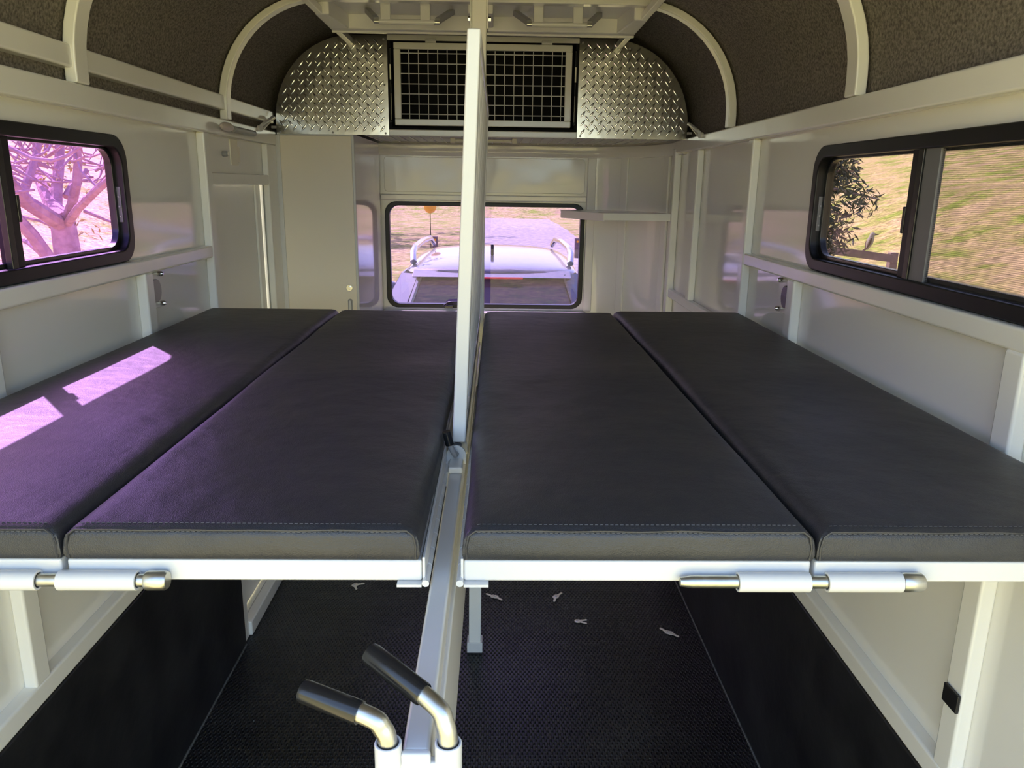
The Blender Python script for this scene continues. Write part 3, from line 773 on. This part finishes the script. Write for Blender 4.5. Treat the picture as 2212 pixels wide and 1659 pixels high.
# ------------------------------------------------------------------ beds: boards with frames, mattresses
BY0, BY1 = 0.850, 2.505
FZ0, FZ1 = 1.252, 1.280
MZ1 = 1.325
def bed_board(x0, x1, label, sleeves):
    t = empty('bed_board', ((x0 + x1) / 2, (BY0 + BY1) / 2, FZ0), label, 'bed base', 'folding bed boards')
    BOX('end_rail', STEELW, x0, x1, BY0, BY0 + 0.025, FZ0, FZ1, t, 0.003)
    BOX('end_rail', STEELW, x0, x1, BY1 - 0.025, BY1, FZ0, FZ1, t, 0.003)
    BOX('side_rail', STEELW, x0, x0 + 0.025, BY0 + 0.025, BY1 - 0.025, FZ0, FZ1, t, 0.003)
    BOX('side_rail', STEELW, x1 - 0.025, x1, BY0 + 0.025, BY1 - 0.025, FZ0, FZ1, t, 0.003)
    BOX('base_sheet', STEELW, x0 + 0.02, x1 - 0.02, BY0 + 0.02, BY1 - 0.02, FZ1 - 0.012, FZ1 - 0.002, t, 0)
    for a, b_ in sleeves:
        m = MB(); n_ = 20
        def circ(r): return [(BY0 - 0.0115 + r * math.cos(2 * math.pi * q / n_), 1.2585 + r * math.sin(2 * math.pi * q / n_)) for q in range(n_)]
        m.ring(circ(0.0122), circ(0.0088), 'x', a, b_)
        m.build('bolt_sleeve', STEELW, t, 0.001)
    return t
LO0, LO1, LI0, LI1 = -0.944, -0.519, -0.512, -0.087
RI0, RI1, RO0, RO1 = -0.036, 0.389, 0.394, 0.820
bed_board(LO0, LO1, 'white framed bed board along the left wall', [(-0.68, -0.541)])
lb = bed_board(LI0, LI1, 'white framed bed board left of the divider rail', [(-0.517, -0.424)])
rb = bed_board(RI0, RI1, 'white framed bed board right of the divider rail', [(0.296, 0.384)])
bed_board(RO0, RO1, 'white framed bed board along the right wall', [(0.405, 0.497)])
# hinges along the divider
def piano_hinge(parent, x, s):
    h = BOX('hinge_leaf', STEELW, min(x, x - s * 0.030), max(x, x - s * 0.030), BY0 - 0.008, BY1, FZ0 - 0.004, FZ0 - 0.0005, parent, 0)
    y = BY0 - 0.008; i = 0
    while y < 1.75:
        m = MB().tube([(x + s * 0.0048, y, FZ0 + 0.001), (x + s * 0.0048, y + 0.042, FZ0 + 0.001)], 0.0046, 10)
        m.build('knuckle', STEELW, h)
        y += 0.045
    return h
piano_hinge(lb, LI1, 1)
piano_hinge(rb, RI0, -1)
# upstanding hinge leaf with visible knuckles along the left bed's edge
BOX('edge_angle', STEELW, LI1 + 0.0005, LI1 + 0.004, BY0, BY1, FZ0, FZ1 + 0.004, lb, 0.001)
BOX('edge_angle', STEELW, RI0 - 0.004, RI0 - 0.0005, BY0, BY1, FZ0, FZ1 + 0.002, rb, 0.001)

def lock_pin(x0, x1, head, label):
    t = empty('lock_pin', ((x0 + x1) / 2, BY0 - 0.0115, 1.246), label, 'pin', 'bed locking pins')
    y, z = BY0 - 0.0115, 1.2585
    d_ = 1 if x1 > x0 else -1
    TUBE('shaft', ZINC, [(x0, y, z), (x0 + d_ * 0.014, y, z), (x1 - d_ * 0.02, y, z)], [0.0056, 0.0078, 0.0078], t, 18)
    TUBE('head', ZINC, [(x1 - d_ * head, y, z), (x1 - d_ * (head - 0.003), y, z), (x1 - d_ * 0.003, y, z), (x1, y, z)], [0.0105, 0.0118, 0.0118, 0.0100], t, 20)
    return t
lock_pin(-0.75, -0.389, 0.026, 'zinc locking pin through sleeves on the left bed boards')
lock_pin(0.226, 0.524, 0.026, 'zinc locking pin through sleeves on the right bed boards')

def mattress(x0, x1, y1, label, seed):
    t = empty('mattress', ((x0 + x1) / 2, (BY0 + y1) / 2, FZ1), label, 'mattress', 'black vinyl mattresses')
    y0 = BY0 - 0.004; z0, z1 = FZ1 + 0.0005, MZ1
    NX, NY = 26, 90
    bm = bmesh.new()
    rad = 0.013
    # cross-section positions along one axis: concentrate near the edges
    def axis(a, b, n):
        e = [0, 0.10, 0.29, 0.62, 1.0]
        l = [a + rad * (1 - math.cos(q * math.pi / 2)) for q in e]
        r_ = [b - (v - a) for v in reversed(l)]
        mid = [l[-1] + (r_[0] - l[-1]) * (i + 1) / (n + 1) for i in range(n)]
        return l + mid + r_
    rad = 0.021; xs = axis(x0, x1, NX); rad = 0.013; ys = axis(y0, y1, NY)
    def top(x, y):
        d = min(x - x0, x1 - x, y - y0, y1 - y)
        k = max(0.0, rad - min(y - y0, y1 - y))
        e = rad - math.sqrt(max(0, rad * rad - k * k))
        rx = 0.021; k = max(0.0, rx - min(x - x0, x1 - x))
        e = max(e, 0.85 * (rx - math.sqrt(max(0, rx * rx - k * k))))
        crown = 0.004 * min(1, d / 0.09) - 0.002
        nz = noise.noise(Vector((x * 4 + seed, y * 3.2, seed))) * 0.0022 * min(1, d / 0.03)
        return z1 - e + crown + nz
    def wob(x, y):
        # gently wavy long edges, drawn in and out by the covering
        ex = 0.0042 * noise.noise(Vector((seed * 3 + 1, y * 3.5, 0))) if x < (x0 + x1) / 2 else 0.0042 * noise.noise(Vector((seed * 5 + 9, y * 3.5, 2)))
        w_ = abs(2 * (x - x0) / (x1 - x0) - 1) ** 4
        return x + ex * w_
    grid = [[bm.verts.new((wob(x, y), y, top(x, y))) for x in xs] for y in ys]
    nx, ny = len(xs), len(ys)
    for j in range(ny - 1):
        for i in range(nx - 1):
            bm.faces.new((grid[j][i], grid[j][i + 1], grid[j + 1][i + 1], grid[j + 1][i]))
    # sides: bulge slightly
    loop = [grid[0][i] for i in range(nx)] + [grid[j][nx - 1] for j in range(1, ny)] + [grid[ny - 1][i] for i in range(nx - 2, -1, -1)] + [grid[j][0] for j in range(ny - 2, 0, -1)]
    prev = loop
    cxm, cym = (x0 + x1) / 2, (y0 + y1) / 2
    for lv, inn in ((0.65, -0.0015), (0.35, -0.0015), (0.08, 0.001), (0.0, 0.004)):
        cur = []
        for v in loop:
            sx = -1 if v.co.x < cxm else 1; sy = -1 if v.co.y < cym else 1
            onx = min(v.co.x - x0, x1 - v.co.x) < 0.006; ony = min(v.co.y - y0, y1 - v.co.y) < 0.006
            cur.append(bm.verts.new((v.co.x - (sx * inn if onx else 0), v.co.y - (sy * inn if ony else 0), z0 + (v.co.z - z0) * lv)))
        for i in range(len(loop)):
            k = (i + 1) % len(loop)
            bm.faces.new((prev[k], prev[i], cur[i], cur[k]))
        prev = cur
    bm.faces.new(list(reversed(prev)))
    bmesh.ops.recalc_face_normals(bm, faces=bm.faces)
    me = bpy.data.meshes.new('cushion'); bm.to_mesh(me); bm.free()
    me.materials.append(VINYL)
    for p in me.polygons: p.use_smooth = True
    o = bpy.data.objects.new('cushion', me); C.objects.link(o); o.parent = t
    me.transform(Matrix.Translation(-t.location))
    # seam welt framing the end face, with a row of stitches behind and on it
    zt = z1 - 0.0045
    welt = [(x0 + 0.004, y0 - 0.0005, z0 + 0.004), (x0 + 0.003, y0 - 0.0015, z0 + 0.020), (x0 + 0.006, y0 - 0.001, zt - 0.006), (x0 + 0.014, y0 + 0.0005, zt)]
    ns = 24
    for i in range(1, ns):
        u = i / ns; welt.append((x0 + 0.014 + (x1 - x0 - 0.028) * u, y0 + 0.0004, zt + 0.0016 * noise.noise(Vector((u * 7, seed, 0)))))
    welt += [(x1 - 0.014, y0 + 0.0005, zt), (x1 - 0.006, y0 - 0.001, zt - 0.006), (x1 - 0.003, y0 - 0.0015, z0 + 0.020), (x1 - 0.004, y0 - 0.0005, z0 + 0.004)]
    TUBE('seam_welt', VINYL, welt, 0.0017, t, 6)
    m = MB()
    x = x0 + 0.016
    while x < x1 - 0.02:
        zz = zt + 0.0016 * noise.noise(Vector(((x - x0 - 0.014) / (x1 - x0 - 0.028) * 7, seed, 0)))
        m.tube([(x, y0 - 0.0012, zz - 0.0015), (x + 0.0038, y0 - 0.0012, zz - 0.0015)], 0.00045, 4)
        m.tube([(x, y0 + 0.0125, top(x, y0 + 0.0125) + 0.0002), (x + 0.0038, y0 + 0.0125, top(x + 0.0038, y0 + 0.0125) + 0.0002)], 0.0005, 4)
        x += 0.0062
    o2 = m.build('stitching', THREAD, t); o2['kind'] = 'stuff'
    return t
mattress(-0.938, -0.516, 2.515, 'black vinyl mattress against the left wall with sunlit patches', 1.3)
mattress(-0.510, -0.090, 2.500, 'black vinyl mattress left of the barred gate', 4.1)
mattress(-0.036, 0.388, 2.500, 'black vinyl mattress right of the barred gate', 7.7)
mattress(0.393, 0.818, 2.535, 'black vinyl mattress against the right wall', 11.2)

# ------------------------------------------------------------------ keys on the floor
def make_key(parent, ang, flip):
    c, s_ = math.cos(ang), math.sin(ang)
    m = MB(); n_ = 16
    bow = [(0.0135 * math.cos(2 * math.pi * q / n_), 0.0125 * math.sin(2 * math.pi * q / n_)) for q in range(n_)]
    hole = [(0.0035 * math.cos(2 * math.pi * q / n_) - 0.004, 0.0035 * math.sin(2 * math.pi * q / n_)) for q in range(n_)]
    m.ring(bow, hole, 'z', 0.0, 0.0022)
    bl = [(0.011, -0.0052), (0.038, -0.0052), (0.041, -0.001), (0.038, 0.003), (0.035, 0.0048), (0.032, 0.003), (0.028, 0.0052), (0.024, 0.003), (0.020, 0.0052), (0.011, 0.0056)]
    m.prism(bl, 'z', 0.0, 0.0022)
    vs = []
    for a, b_, z in m.v:
        a += 0.006; vs.append((a * c - b_ * s_, a * s_ + b_ * c, z + flip))
    m.v = vs
    me_o = m.build('key', BRASS, None, 0.0004)
    loc = me_o.location.copy(); me_o.parent = parent; me_o.location = loc
    return me_o
labs = [((-0.616, 3.083), 0.35, -1.15, 'pair of small keys left of the divider post'),
        ((0.005, 2.986), 2.55, -0.75, 'pair of small keys just right of the divider post'),
        ((0.269, 2.987), 0.85, -1.75, 'pair of small keys farthest out, right of centre'),
        ((0.34, 2.794), 0.25, -0.45, 'pair of small keys alone in mid floor'),
        ((0.702, 2.711), 2.3, -0.75, 'pair of small keys closest to the right wall mat')]
for (kx, ky), a1, a2, lab in labs:
    t = empty('key_pair', (kx, ky, 0.0), lab, 'keys', 'key pairs on the floor')
    make_key(t, a1, 0.0012); make_key(t, a2, 0.0036)
    ring = [(0.008 * math.cos(2 * math.pi * q / 20), 0.008 * math.sin(2 * math.pi * q / 20), 0.0065 + 0.0015 * math.cos(2 * math.pi * q / 20)) for q in range(21)]
    r_ = MB().tube(ring, 0.0006, 6, False).build('key_ring', CHROME, None)
    r_.parent = t

# ------------------------------------------------------------------ outside: ground, drive
def gh(x, y):
    h = GZ
    if x > 7: h += 0.24 * (x - 7) * min(1, (x - 7) / 8)
    if x < -7: h += 0.24 * (-x - 7) * min(1, (-x - 7) / 8)
    if y > 55: h += 0.10 * (y - 55)
    if y < -25: h += 0.12 * (-25 - y)
    d = math.hypot(x, y - 3)
    if d > 6: h += 0.10 * noise.noise(Vector((x * 0.12, y * 0.12, 0.3))) * min(1, (d - 6) / 8)
    return h
m = MB(); step = 2.0; nx, ny = 71, 76
vs = [(-70 + i * step, -45 + j * step, gh(-70 + i * step, -45 + j * step)) for j in range(ny) for i in range(nx)]
fs = [(j * nx + i, j * nx + i + 1, (j + 1) * nx + i + 1, (j + 1) * nx + i) for j in range(ny - 1) for i in range(nx - 1)]
m.add(vs, fs)
struct(m.build('ground', GRASS), 'dry grass lawn and hillside outside the windows', 'ground')
def strip(name, pts, wid, label):
    m = MB(); vs = []; fs = []
    K = 5
    for i, (x, y) in enumerate(pts):
        p0 = Vector(pts[max(i - 1, 0)]); p1 = Vector(pts[min(i + 1, len(pts) - 1)])
        tg = (p1 - p0).normalized(); nr = Vector((-tg.y, tg.x))
        for k in range(K):
            q = Vector((x, y)) + nr * wid * (k / (K - 1) - 0.5) * (1 + 0.06 * noise.noise(Vector((x, y, k))))
            vs.append((q.x, q.y, gh(q.x, q.y) + 0.03))
    for i in range(len(pts) - 1):
        for k in range(K - 1):
            a = i * K + k; fs.append((a, a + 1, a + K + 1, a + K))
    m.add(vs, fs)
    return struct(m.build(name, GRAVEL), label, 'driveway')
strip('driveway', [(1.3 + 0.0 * y, 11 + y * 1.5) for y in range(0, 30)], 4.6, 'pale gravel driveway running ahead of the car')
strip('driveway_side', [(-4.0 - i * 1.0, 9.5 + i * 0.75) for i in range(0, 16)], 3.2, 'pale gravel track behind the bare branched tree')
strip('driveway_branch', [(3.2 + i * 1.2, 33 - i * 0.5) for i in range(0, 8)], 2.6, 'pale gravel branch track right of the driveway')
#strip('driveway_rear', [(0.3, -14 + i * 1.5) for i in range(0, 9)], 7.0, 'pale gravel apron behind the open rear of the trailer')

# ------------------------------------------------------------------ trees
BS = [0.62]
def branch(m, pts, r0, r1, n=8):
    k = len(pts)
    m.tube(pts, [max(0.004, (r0 + (r1 - r0) * i / (k - 1)) * BS[0]) for i in range(k)], n)
def twigs(m, p, d, L, r, depth, rnd):
    pts = [Vector(p)]; dd = Vector(d).normalized()
    for i in range(4):
        dd = (dd + Vector((rnd.uniform(-.35, .35), rnd.uniform(-.35, .35), rnd.uniform(-.2, .3)))).normalized()
        pts.append(pts[-1] + dd * L / 4)
    branch(m, pts, r, r * 0.45, 6)
    if depth > 0:
        for i in range(3):
            q = pts[rnd.randint(1, 4)]
            nd = (dd + Vector((rnd.uniform(-1, 1), rnd.uniform(-1, 1), rnd.uniform(-.3, .8)))).normalized()
            twigs(m, q, nd, L * 0.65, r * 0.5, depth - 1, rnd)
rnd = random.Random(3)
TY = 5.5
def tw(cx_, cy_, dy=0.0):
    """branch layout on the tree's own mid plane, metres"""
    px = cx_ / 3.456; py = 240 + cy_ / 3.456
    k = (TY + dy)
    return ((-0.55 + (px - 130) * 0.000573) * k, k, EYE + (-0.052 - (py - 480) * 0.00057) * k)
t = empty('bare_tree', tw(480, 2200), 'bare branched tree outside the left violet window', 'tree', 'garden trees')
t.location.z = GZ
m = MB()
fork = tw(470, 820)
branch(m, [(fork[0] - 0.1, TY, GZ - 0.05), tw(500, 1400), tw(475, 1100), fork], 0.17, 0.13, 12)
def B(pts, r0, r1, n=8):
    branch(m, [tw(*p) for p in pts], r0, r1, n)
B([(470, 850), (380, 790, -.2), (220, 680, -.4), (90, 520, -.6), (40, 300, -.8), (10, 60, -1.0)], 0.085, 0.06)
B([(470, 830), (420, 720, .2), (370, 600, .3), (330, 500, .5)], 0.12, 0.05)
B([(430, 740, .2), (460, 560, .3), (500, 400, .4), (530, 200, .5), (560, -60, .6)], 0.07, 0.045)
B([(490, 830), (560, 680, -.2), (610, 540, -.3), (640, 380, -.3), (650, 200, -.4), (640, -80, -.4)], 0.055, 0.03)
B([(500, 840), (600, 720, -.4), (760, 580, -.7), (950, 430, -1.0)], 0.05, 0.03)
B([(420, 1500, -.3), (340, 1120, -.3), (230, 930, -.4), (120, 790, -.5), (-60, 560, -.6)], 0.075, 0.055)
B([(160, 690, -.4), (260, 500, -.3), (340, 330, -.2), (420, 100, -.1)], 0.05, 0.03)
B([(110, 780, -.5), (150, 680, -.5)], 0.045, 0.03)
B([(520, 640, .3), (600, 520, .4), (700, 440, .5)], 0.05, 0.03)
B([(330, 1110, -.2), (200, 990, 0), (60, 920, .2)], 0.04, 0.02)
B([(10, 215, -1), (150, 285, -1), (300, 360, -1), (450, 375, -1), (560, 340, -1), (680, 270, -1)], 0.022, 0.014)
B([(80, 460, -.6), (190, 520, -.6), (260, 560, -.6)], 0.018, 0.01)
B([(100, 410, -.5), (210, 420, -.5)], 0.014, 0.010)
B([(140, 430, .4), (230, 480, .4), (370, 530, .4)], 0.018, 0.01)
B([(310, 440, .3), (380, 460, .3), (440, 490, .3)], 0.018, 0.012)
B([(640, 490, .6), (740, 490, .6)], 0.016, 0.012)
B([(170, 790, .3), (300, 820, .3), (400, 870, .3)], 0.02, 0.012)
B([(640, 740, .4), (780, 800, .4), (860, 830, .4)], 0.022, 0.012)
for i in range(40):
    p = tw(rnd.uniform(60, 780), rnd.uniform(250, 600), rnd.uniform(-0.6, 0.9))
    twigs(m, p, (rnd.uniform(-1, 1), rnd.uniform(-.6, .6), rnd.uniform(-.1, .8)), 0.7, 0.013, 2, rnd)
m.build('trunk_and_branches', BARK, t)
def leaves(m, c, rad, n, size, rnd, sc=(1, 1, 1), ar=0.28):
    for i in range(n):
        while True:
            v = Vector((rnd.uniform(-1, 1), rnd.uniform(-1, 1), rnd.uniform(-1, 1)))
            if v.length < 1: break
        p = Vector(c) + Vector((v.x * sc[0], v.y * sc[1], v.z * sc[2])) * rad
        u = Vector((rnd.uniform(-1, 1), rnd.uniform(-1, 1), rnd.uniform(-1.2, 0.5))).normalized()
        w_ = u.orthogonal().normalized(); w_ = (Matrix.Rotation(rnd.uniform(0, 6.28), 3, u) @ w_)
        s_ = size * rnd.uniform(0.7, 1.3)
        f_ = u.cross(w_) * s_ * 0.06
        m.add([p, p + u * s_ * .45 + w_ * s_ * ar * .5 + f_, p + u * s_, p + u * s_ * .45 - w_ * s_ * ar * .5 + f_], [(0, 1, 2), (0, 2, 3)])
m = MB()
leaves(m, tw(545, 420, 0.5), 0.30, 60, 0.05, rnd, (0.4, 1, 1), 0.5)
leaves(m, tw(330, 240, 0.9), 0.5, 70, 0.05, rnd, (1, 1, 0.4), 0.5)
leaves(m, tw(560, 860, 0.1), 0.16, 40, 0.06, rnd, (1, 1, 1), 0.3)
o = m.build('sparse_leaves', LEAFY, t, 0, False); o['kind'] = 'stuff'

BS[0] = 1.0
# leafy tree near the right window
t = empty('leafy_tree', (2.15, 6.2, GZ), 'leafy grey green tree outside the right window', 'tree', 'garden trees')
m = MB()
branch(m, [(2.15, 6.2, GZ - 0.05), (2.2, 6.2, 0.8), (2.25, 6.15, 1.9), (2.2, 6.1, 3.4)], 0.13, 0.06, 10)
ends = []
for i in range(18):
    z = 0.75 + i * 0.12
    dx = rnd.uniform(0.35, 0.72); dy = rnd.uniform(-0.3, 0.3)
    e_ = Vector((2.22 + dx, 6.15 + dy, z + rnd.uniform(-0.05, 0.25)))
    branch(m, [(2.22, 6.15, z), (2.22 + dx * .5, 6.15 + dy * .5, z + 0.15), tuple(e_)], 0.02, 0.006, 6)
    ends.append(e_)
m.build('trunk_and_branches', BARK, t)
m = MB()
for e_ in ends:
    leaves(m, (e_.x - 0.36, e_.y, e_.z), 0.24, 260, 0.075, rnd, (1.0, 1.0, 0.9), 0.22)
    leaves(m, (e_.x - 0.14, e_.y, e_.z), 0.15, 90, 0.075, rnd, (1.0, 1.0, 0.9), 0.22)
o = m.build('foliage', LEAF, t, 0, False); o['kind'] = 'stuff'
# shade tree whose crown dapples the lawn ahead
t = empty('shade_tree', (-8.6, 36, gh(-8.6, 36)), 'tall spreading tree shading the lawn left of the driveway', 'tree', 'garden trees')
m = MB(); g0 = gh(-8.6, 36)
branch(m, [(-8.6, 36, g0 - 0.1), (-8.5, 36, g0 + 2.5), (-8.3, 36.1, g0 + 6.5)], 0.35, 0.18, 10)
for i in range(9):
    a = i * 0.7; branch(m, [(-8.4, 36, g0 + 3.5 + i * 0.3), (-8.4 + 2.2 * math.cos(a), 36 + 2.2 * math.sin(a), g0 + 5 + i * 0.35)], 0.10, 0.03, 6)
m.build('trunk_and_branches', BARK, t)
m = MB()
for i in range(26):
    leaves(m, (-8.4 + rnd.uniform(-4.2, 4.2), 36 + rnd.uniform(-6, 6), g0 + 6.8 + rnd.uniform(-1.2, 1.8)), 1.0, 60, 0.5, rnd, (1.3, 1.3, 0.5), 0.5)
o = m.build('foliage', LEAF, t, 0, False); o['kind'] = 'stuff'

# ------------------------------------------------------------------ fence, bird, markers
t = empty('timber_fence', (5.6, 12, -0.4), 'short dark timber rail fence beyond the right window', 'fence')
for x, zt in ((4.95, 0.90), (6.19, 0.80)):
    MB().box(x - 0.06, x + 0.06, 11.94, 12.06, gh(x, 12) - 0.02, zt).build('post', TIMBER, t, 0.01)
MB().prism([(4.9, 0.80), (6.15, 0.655), (6.15, 0.775), (4.9, 0.92)], 'y', 11.90, 11.95).build('rail', TIMBER, t, 0.006)
bx, bz = 5.76, 0.872
t = empty('bird', (bx, 11.925, bz), 'stout brown and pale bird perched on the fence rail', 'bird')
m = MB()
m.tube([(bx - 0.03, 11.92, bz - 0.03), (bx - 0.015, 11.92, bz + 0.03), (bx + 0.0, 11.92, bz + 0.08), (bx + 0.015, 11.92, bz + 0.14), (bx + 0.022, 11.92, bz + 0.175), (bx + 0.032, 11.92, bz + 0.205), (bx + 0.034, 11.92, bz + 0.235)], [0.012, 0.035, 0.05, 0.048, 0.036, 0.042, 0.02], 12)
m.build('body', BIRDW, t)
MB().tube([(bx + 0.06, 11.92, bz + 0.207), (bx + 0.13, 11.92, bz + 0.203)], [0.016, 0.003], 8).build('beak', BIRDB, t)
for sg in (-1, 1):
    MB().tube([(bx + 0.0, 11.92 + sg * 0.04, bz + 0.15), (bx - 0.02, 11.92 + sg * 0.045, bz + 0.08), (bx - 0.05, 11.92 + sg * 0.02, bz - 0.01)], [0.012, 0.026, 0.006], 8).build('wing', BIRDB, t)
MB().tube([(bx - 0.03, 11.93, bz - 0.005), (bx - 0.075, 11.985, bz - 0.06)], [0.018, 0.012], 8).build('tail', BIRDB, t)
for x, y, z, lab in ((-1.88, 24, 0.0, 'short dark marker post left of the driveway'), (2.50, 24, 0.05, 'short dark marker post right of the driveway')):
    t = empty('marker_post', (x, y, gh(x, y)), lab, 'post', 'driveway marker posts')
    BOX('post', TIMBER, x - 0.08, x + 0.08, y - 0.08, y + 0.08, gh(x, y) - 0.02, 0.20, t, 0.01)
    MB().tube([(x, y - 0.08, 0.10), (x, y - 0.09, 0.10)], 0.035, 12).build('reflector', ORANGE, t)
t = empty('marker_ball', (-0.75, 8.85, 0.2), 'orange ball on a thin rod above the car bonnet', 'marker')
TUBE('rod', BLACKP, [(-0.735, 8.85, 0.58), (-0.745, 8.85, 1.45)], 0.005, t, 6)
MB().ball((-0.745, 8.85, 1.485), 0.072, 16, 12).build('ball', ORANGE, t)

# ------------------------------------------------------------------ towing car
t = empty('car', (-0.03, 7.6, GZ), 'silver station wagon with roof rails hitched ahead', 'car')
CX = -0.03
def loft(name, stations, mat, sub=1):
    """stations: (y, [(halfwidth, z), ...] from the sill up to the centre line)"""
    m = MB(); n = len(stations[0][1]) * 2
    vs = []
    for y, pr in stations:
        L = [(CX - w_, y, z) for w_, z in pr]; Rr = [(CX + w_, y, z) for w_, z in reversed(pr)]
        vs += L + Rr
    fs = []
    for i in range(len(stations) - 1):
        for j in range(n):
            a = i * n + j; b_ = i * n + (j + 1) % n
            fs.append((a, b_, b_ + n, a + n))
    fs.append(tuple(range(n))); fs.append(tuple(reversed(range((len(stations) - 1) * n, len(stations) * n))))
    m.add(vs, fs)
    o = m.build(name, mat, t)
    if sub:
        md = o.modifiers.new('sub', 'SUBSURF'); md.levels = sub; md.render_levels = sub
    return o
loft('body', [(5.02, [(0.70, -0.10), (0.80, 0.15), (0.80, 0.42), (0.20, 0.44)]),
              (5.10, [(0.84, -0.20), (0.91, 0.10), (0.90, 0.60), (0.25, 0.66)]),
              (5.6, [(0.86, -0.22), (0.93, 0.10), (0.90, 0.66), (0.3, 0.70)]),
              (7.8, [(0.86, -0.22), (0.94, 0.10), (0.90, 0.62), (0.3, 0.66)]),
              (8.6, [(0.86, -0.22), (0.93, 0.10), (0.86, 0.56), (0.3, 0.62)]),
              (9.5, [(0.82, -0.20), (0.88, 0.05), (0.78, 0.40), (0.3, 0.46)]),
              (9.75, [(0.70, -0.16), (0.76, 0.05), (0.70, 0.26), (0.3, 0.30)])], CARP, 2)
# glasshouse: pillars, roof
loft('roof', [(5.46, [(0.56, 1.085), (0.60, 1.115), (0.50, 1.138), (0.12, 1.146)]),
              (5.62, [(0.60, 1.08), (0.65, 1.12), (0.54, 1.165), (0.14, 1.182)]),
              (6.4, [(0.62, 1.08), (0.67, 1.13), (0.57, 1.195), (0.16, 1.215)]),
              (7.3, [(0.61, 1.08), (0.65, 1.12), (0.55, 1.185), (0.16, 1.205)]),
              (7.78, [(0.56, 1.05), (0.60, 1.09), (0.50, 1.125), (0.14, 1.14)])], CARP, 2)
def quad(name, mat, pts, th=0.01, parent=None):
    m = MB(); P = [Vector(p) for p in pts]; nn = (P[1] - P[0]).cross(P[2] - P[0]).normalized() * th
    m.add(P + [p + nn for p in P], [(0, 1, 2, 3), (7, 6, 5, 4), (0, 4, 5, 1), (1, 5, 6, 2), (2, 6, 7, 3), (3, 7, 4, 0)])
    return m.build(name, mat, parent or t, 0.002)
for sg in (-1, 1):
    quad('rear_pillar', CARP, [(CX + sg * 0.66, 5.66, 1.10), (CX + sg * 0.50, 5.46, 1.11), (CX + sg * 0.66, 5.12, 0.63), (CX + sg * 0.90, 5.40, 0.63)], 0.02)
    quad('side_glass', CARG, [(CX + sg * 0.655, 5.70, 1.09), (CX + sg * 0.64, 7.55, 1.08), (CX + sg * 0.89, 8.35, 0.63), (CX + sg * 0.895, 5.45, 0.64)], 0.012)
    rl = [(CX + sg * 0.585, 5.78, 1.165), (CX + sg * 0.595, 5.86, 1.225), (CX + sg * 0.605, 6.1, 1.250), (CX + sg * 0.605, 6.8, 1.255), (CX + sg * 0.59, 7.35, 1.240), (CX + sg * 0.575, 7.55, 1.175)]
    TUBE('roof_rail', CHROME, rl, 0.025, None, 10)
    o = bpy.context.scene.objects[-1] if False else None
    mr = MB().ball((CX + sg * 1.03, 7.75, 0.70), 0.11, 12, 8, (1.0, 0.6, 0.75)).build('door_mirror', CARP, t)
    for y in (5.85, 8.75):
        wh = MB().tube([(CX + sg * 0.68, y, GZ + 0.34), (CX + sg * 0.90, y, GZ + 0.34)], 0.34, 24).build('wheel', TYRE, t, 0.02)
        MB().tube([(CX + sg * 0.895, y, GZ + 0.34), (CX + sg * 0.91, y, GZ + 0.34)], 0.22, 20).build('rim', CHROME, wh)
    quad('tail_lamp', REDL, [(CX + sg * 0.62, 5.06, 0.56), (CX + sg * 0.88, 5.14, 0.56), (CX + sg * 0.88, 5.14, 0.30), (CX + sg * 0.66, 5.04, 0.30)], 0.02)
for o in list(C.objects):
    if o.name.startswith('roof_rail') and o.parent is None:
        o.parent = t; o.location = o.location - t.location
quad('rear_glass', CARG, [(CX - 0.53, 5.475, 1.092), (CX + 0.53, 5.475, 1.092), (CX + 0.70, 5.13, 0.62), (CX - 0.70, 5.13, 0.62)], 0.012)
quad('windscreen', CARG, [(CX - 0.55, 7.74, 1.08), (CX + 0.55, 7.74, 1.08), (CX + 0.80, 8.55, 0.62), (CX - 0.80, 8.55, 0.62)], 0.012)
MB().prism([(5.40, 1.098), (5.52, 1.138), (5.56, 1.12), (5.46, 1.085)], 'x', CX - 0.56, CX + 0.56).build('spoiler', CARP, t, 0.008)
BOX('brake_lamp', REDL, CX - 0.09, CX + 0.22, 5.396, 5.412, 1.090, 1.102, t, 0.003)
MB().prism([(6.05, 1.20), (6.22, 1.20), (6.10, 1.275), (6.06, 1.28)], 'x', CX - 0.012, CX + 0.012).build('fin_antenna', BLACKP, t, 0.006)
MB().tube([(CX - 0.02, 5.28, 0.80), (CX - 0.30, 5.33, 0.90)], 0.008, 6).build('wiper', BLACKP, t)

# drawbar of the trailer
t = empty('drawbar', (XC, 4.6, -0.3), 'steel drawbar joining trailer to the car', 'drawbar')
for sg in (-1, 1):
    MB().tube([(XC + sg * 0.5, YF + 0.06, -0.15), (XC + sg * 0.04, 4.92, -0.15)], 0.035, 8).build('arm', OUTER, t)
MB().tube([(XC, 4.88, -0.15), (XC, 5.0, -0.15)], 0.05, 12).build('coupling', BLACKP, t)
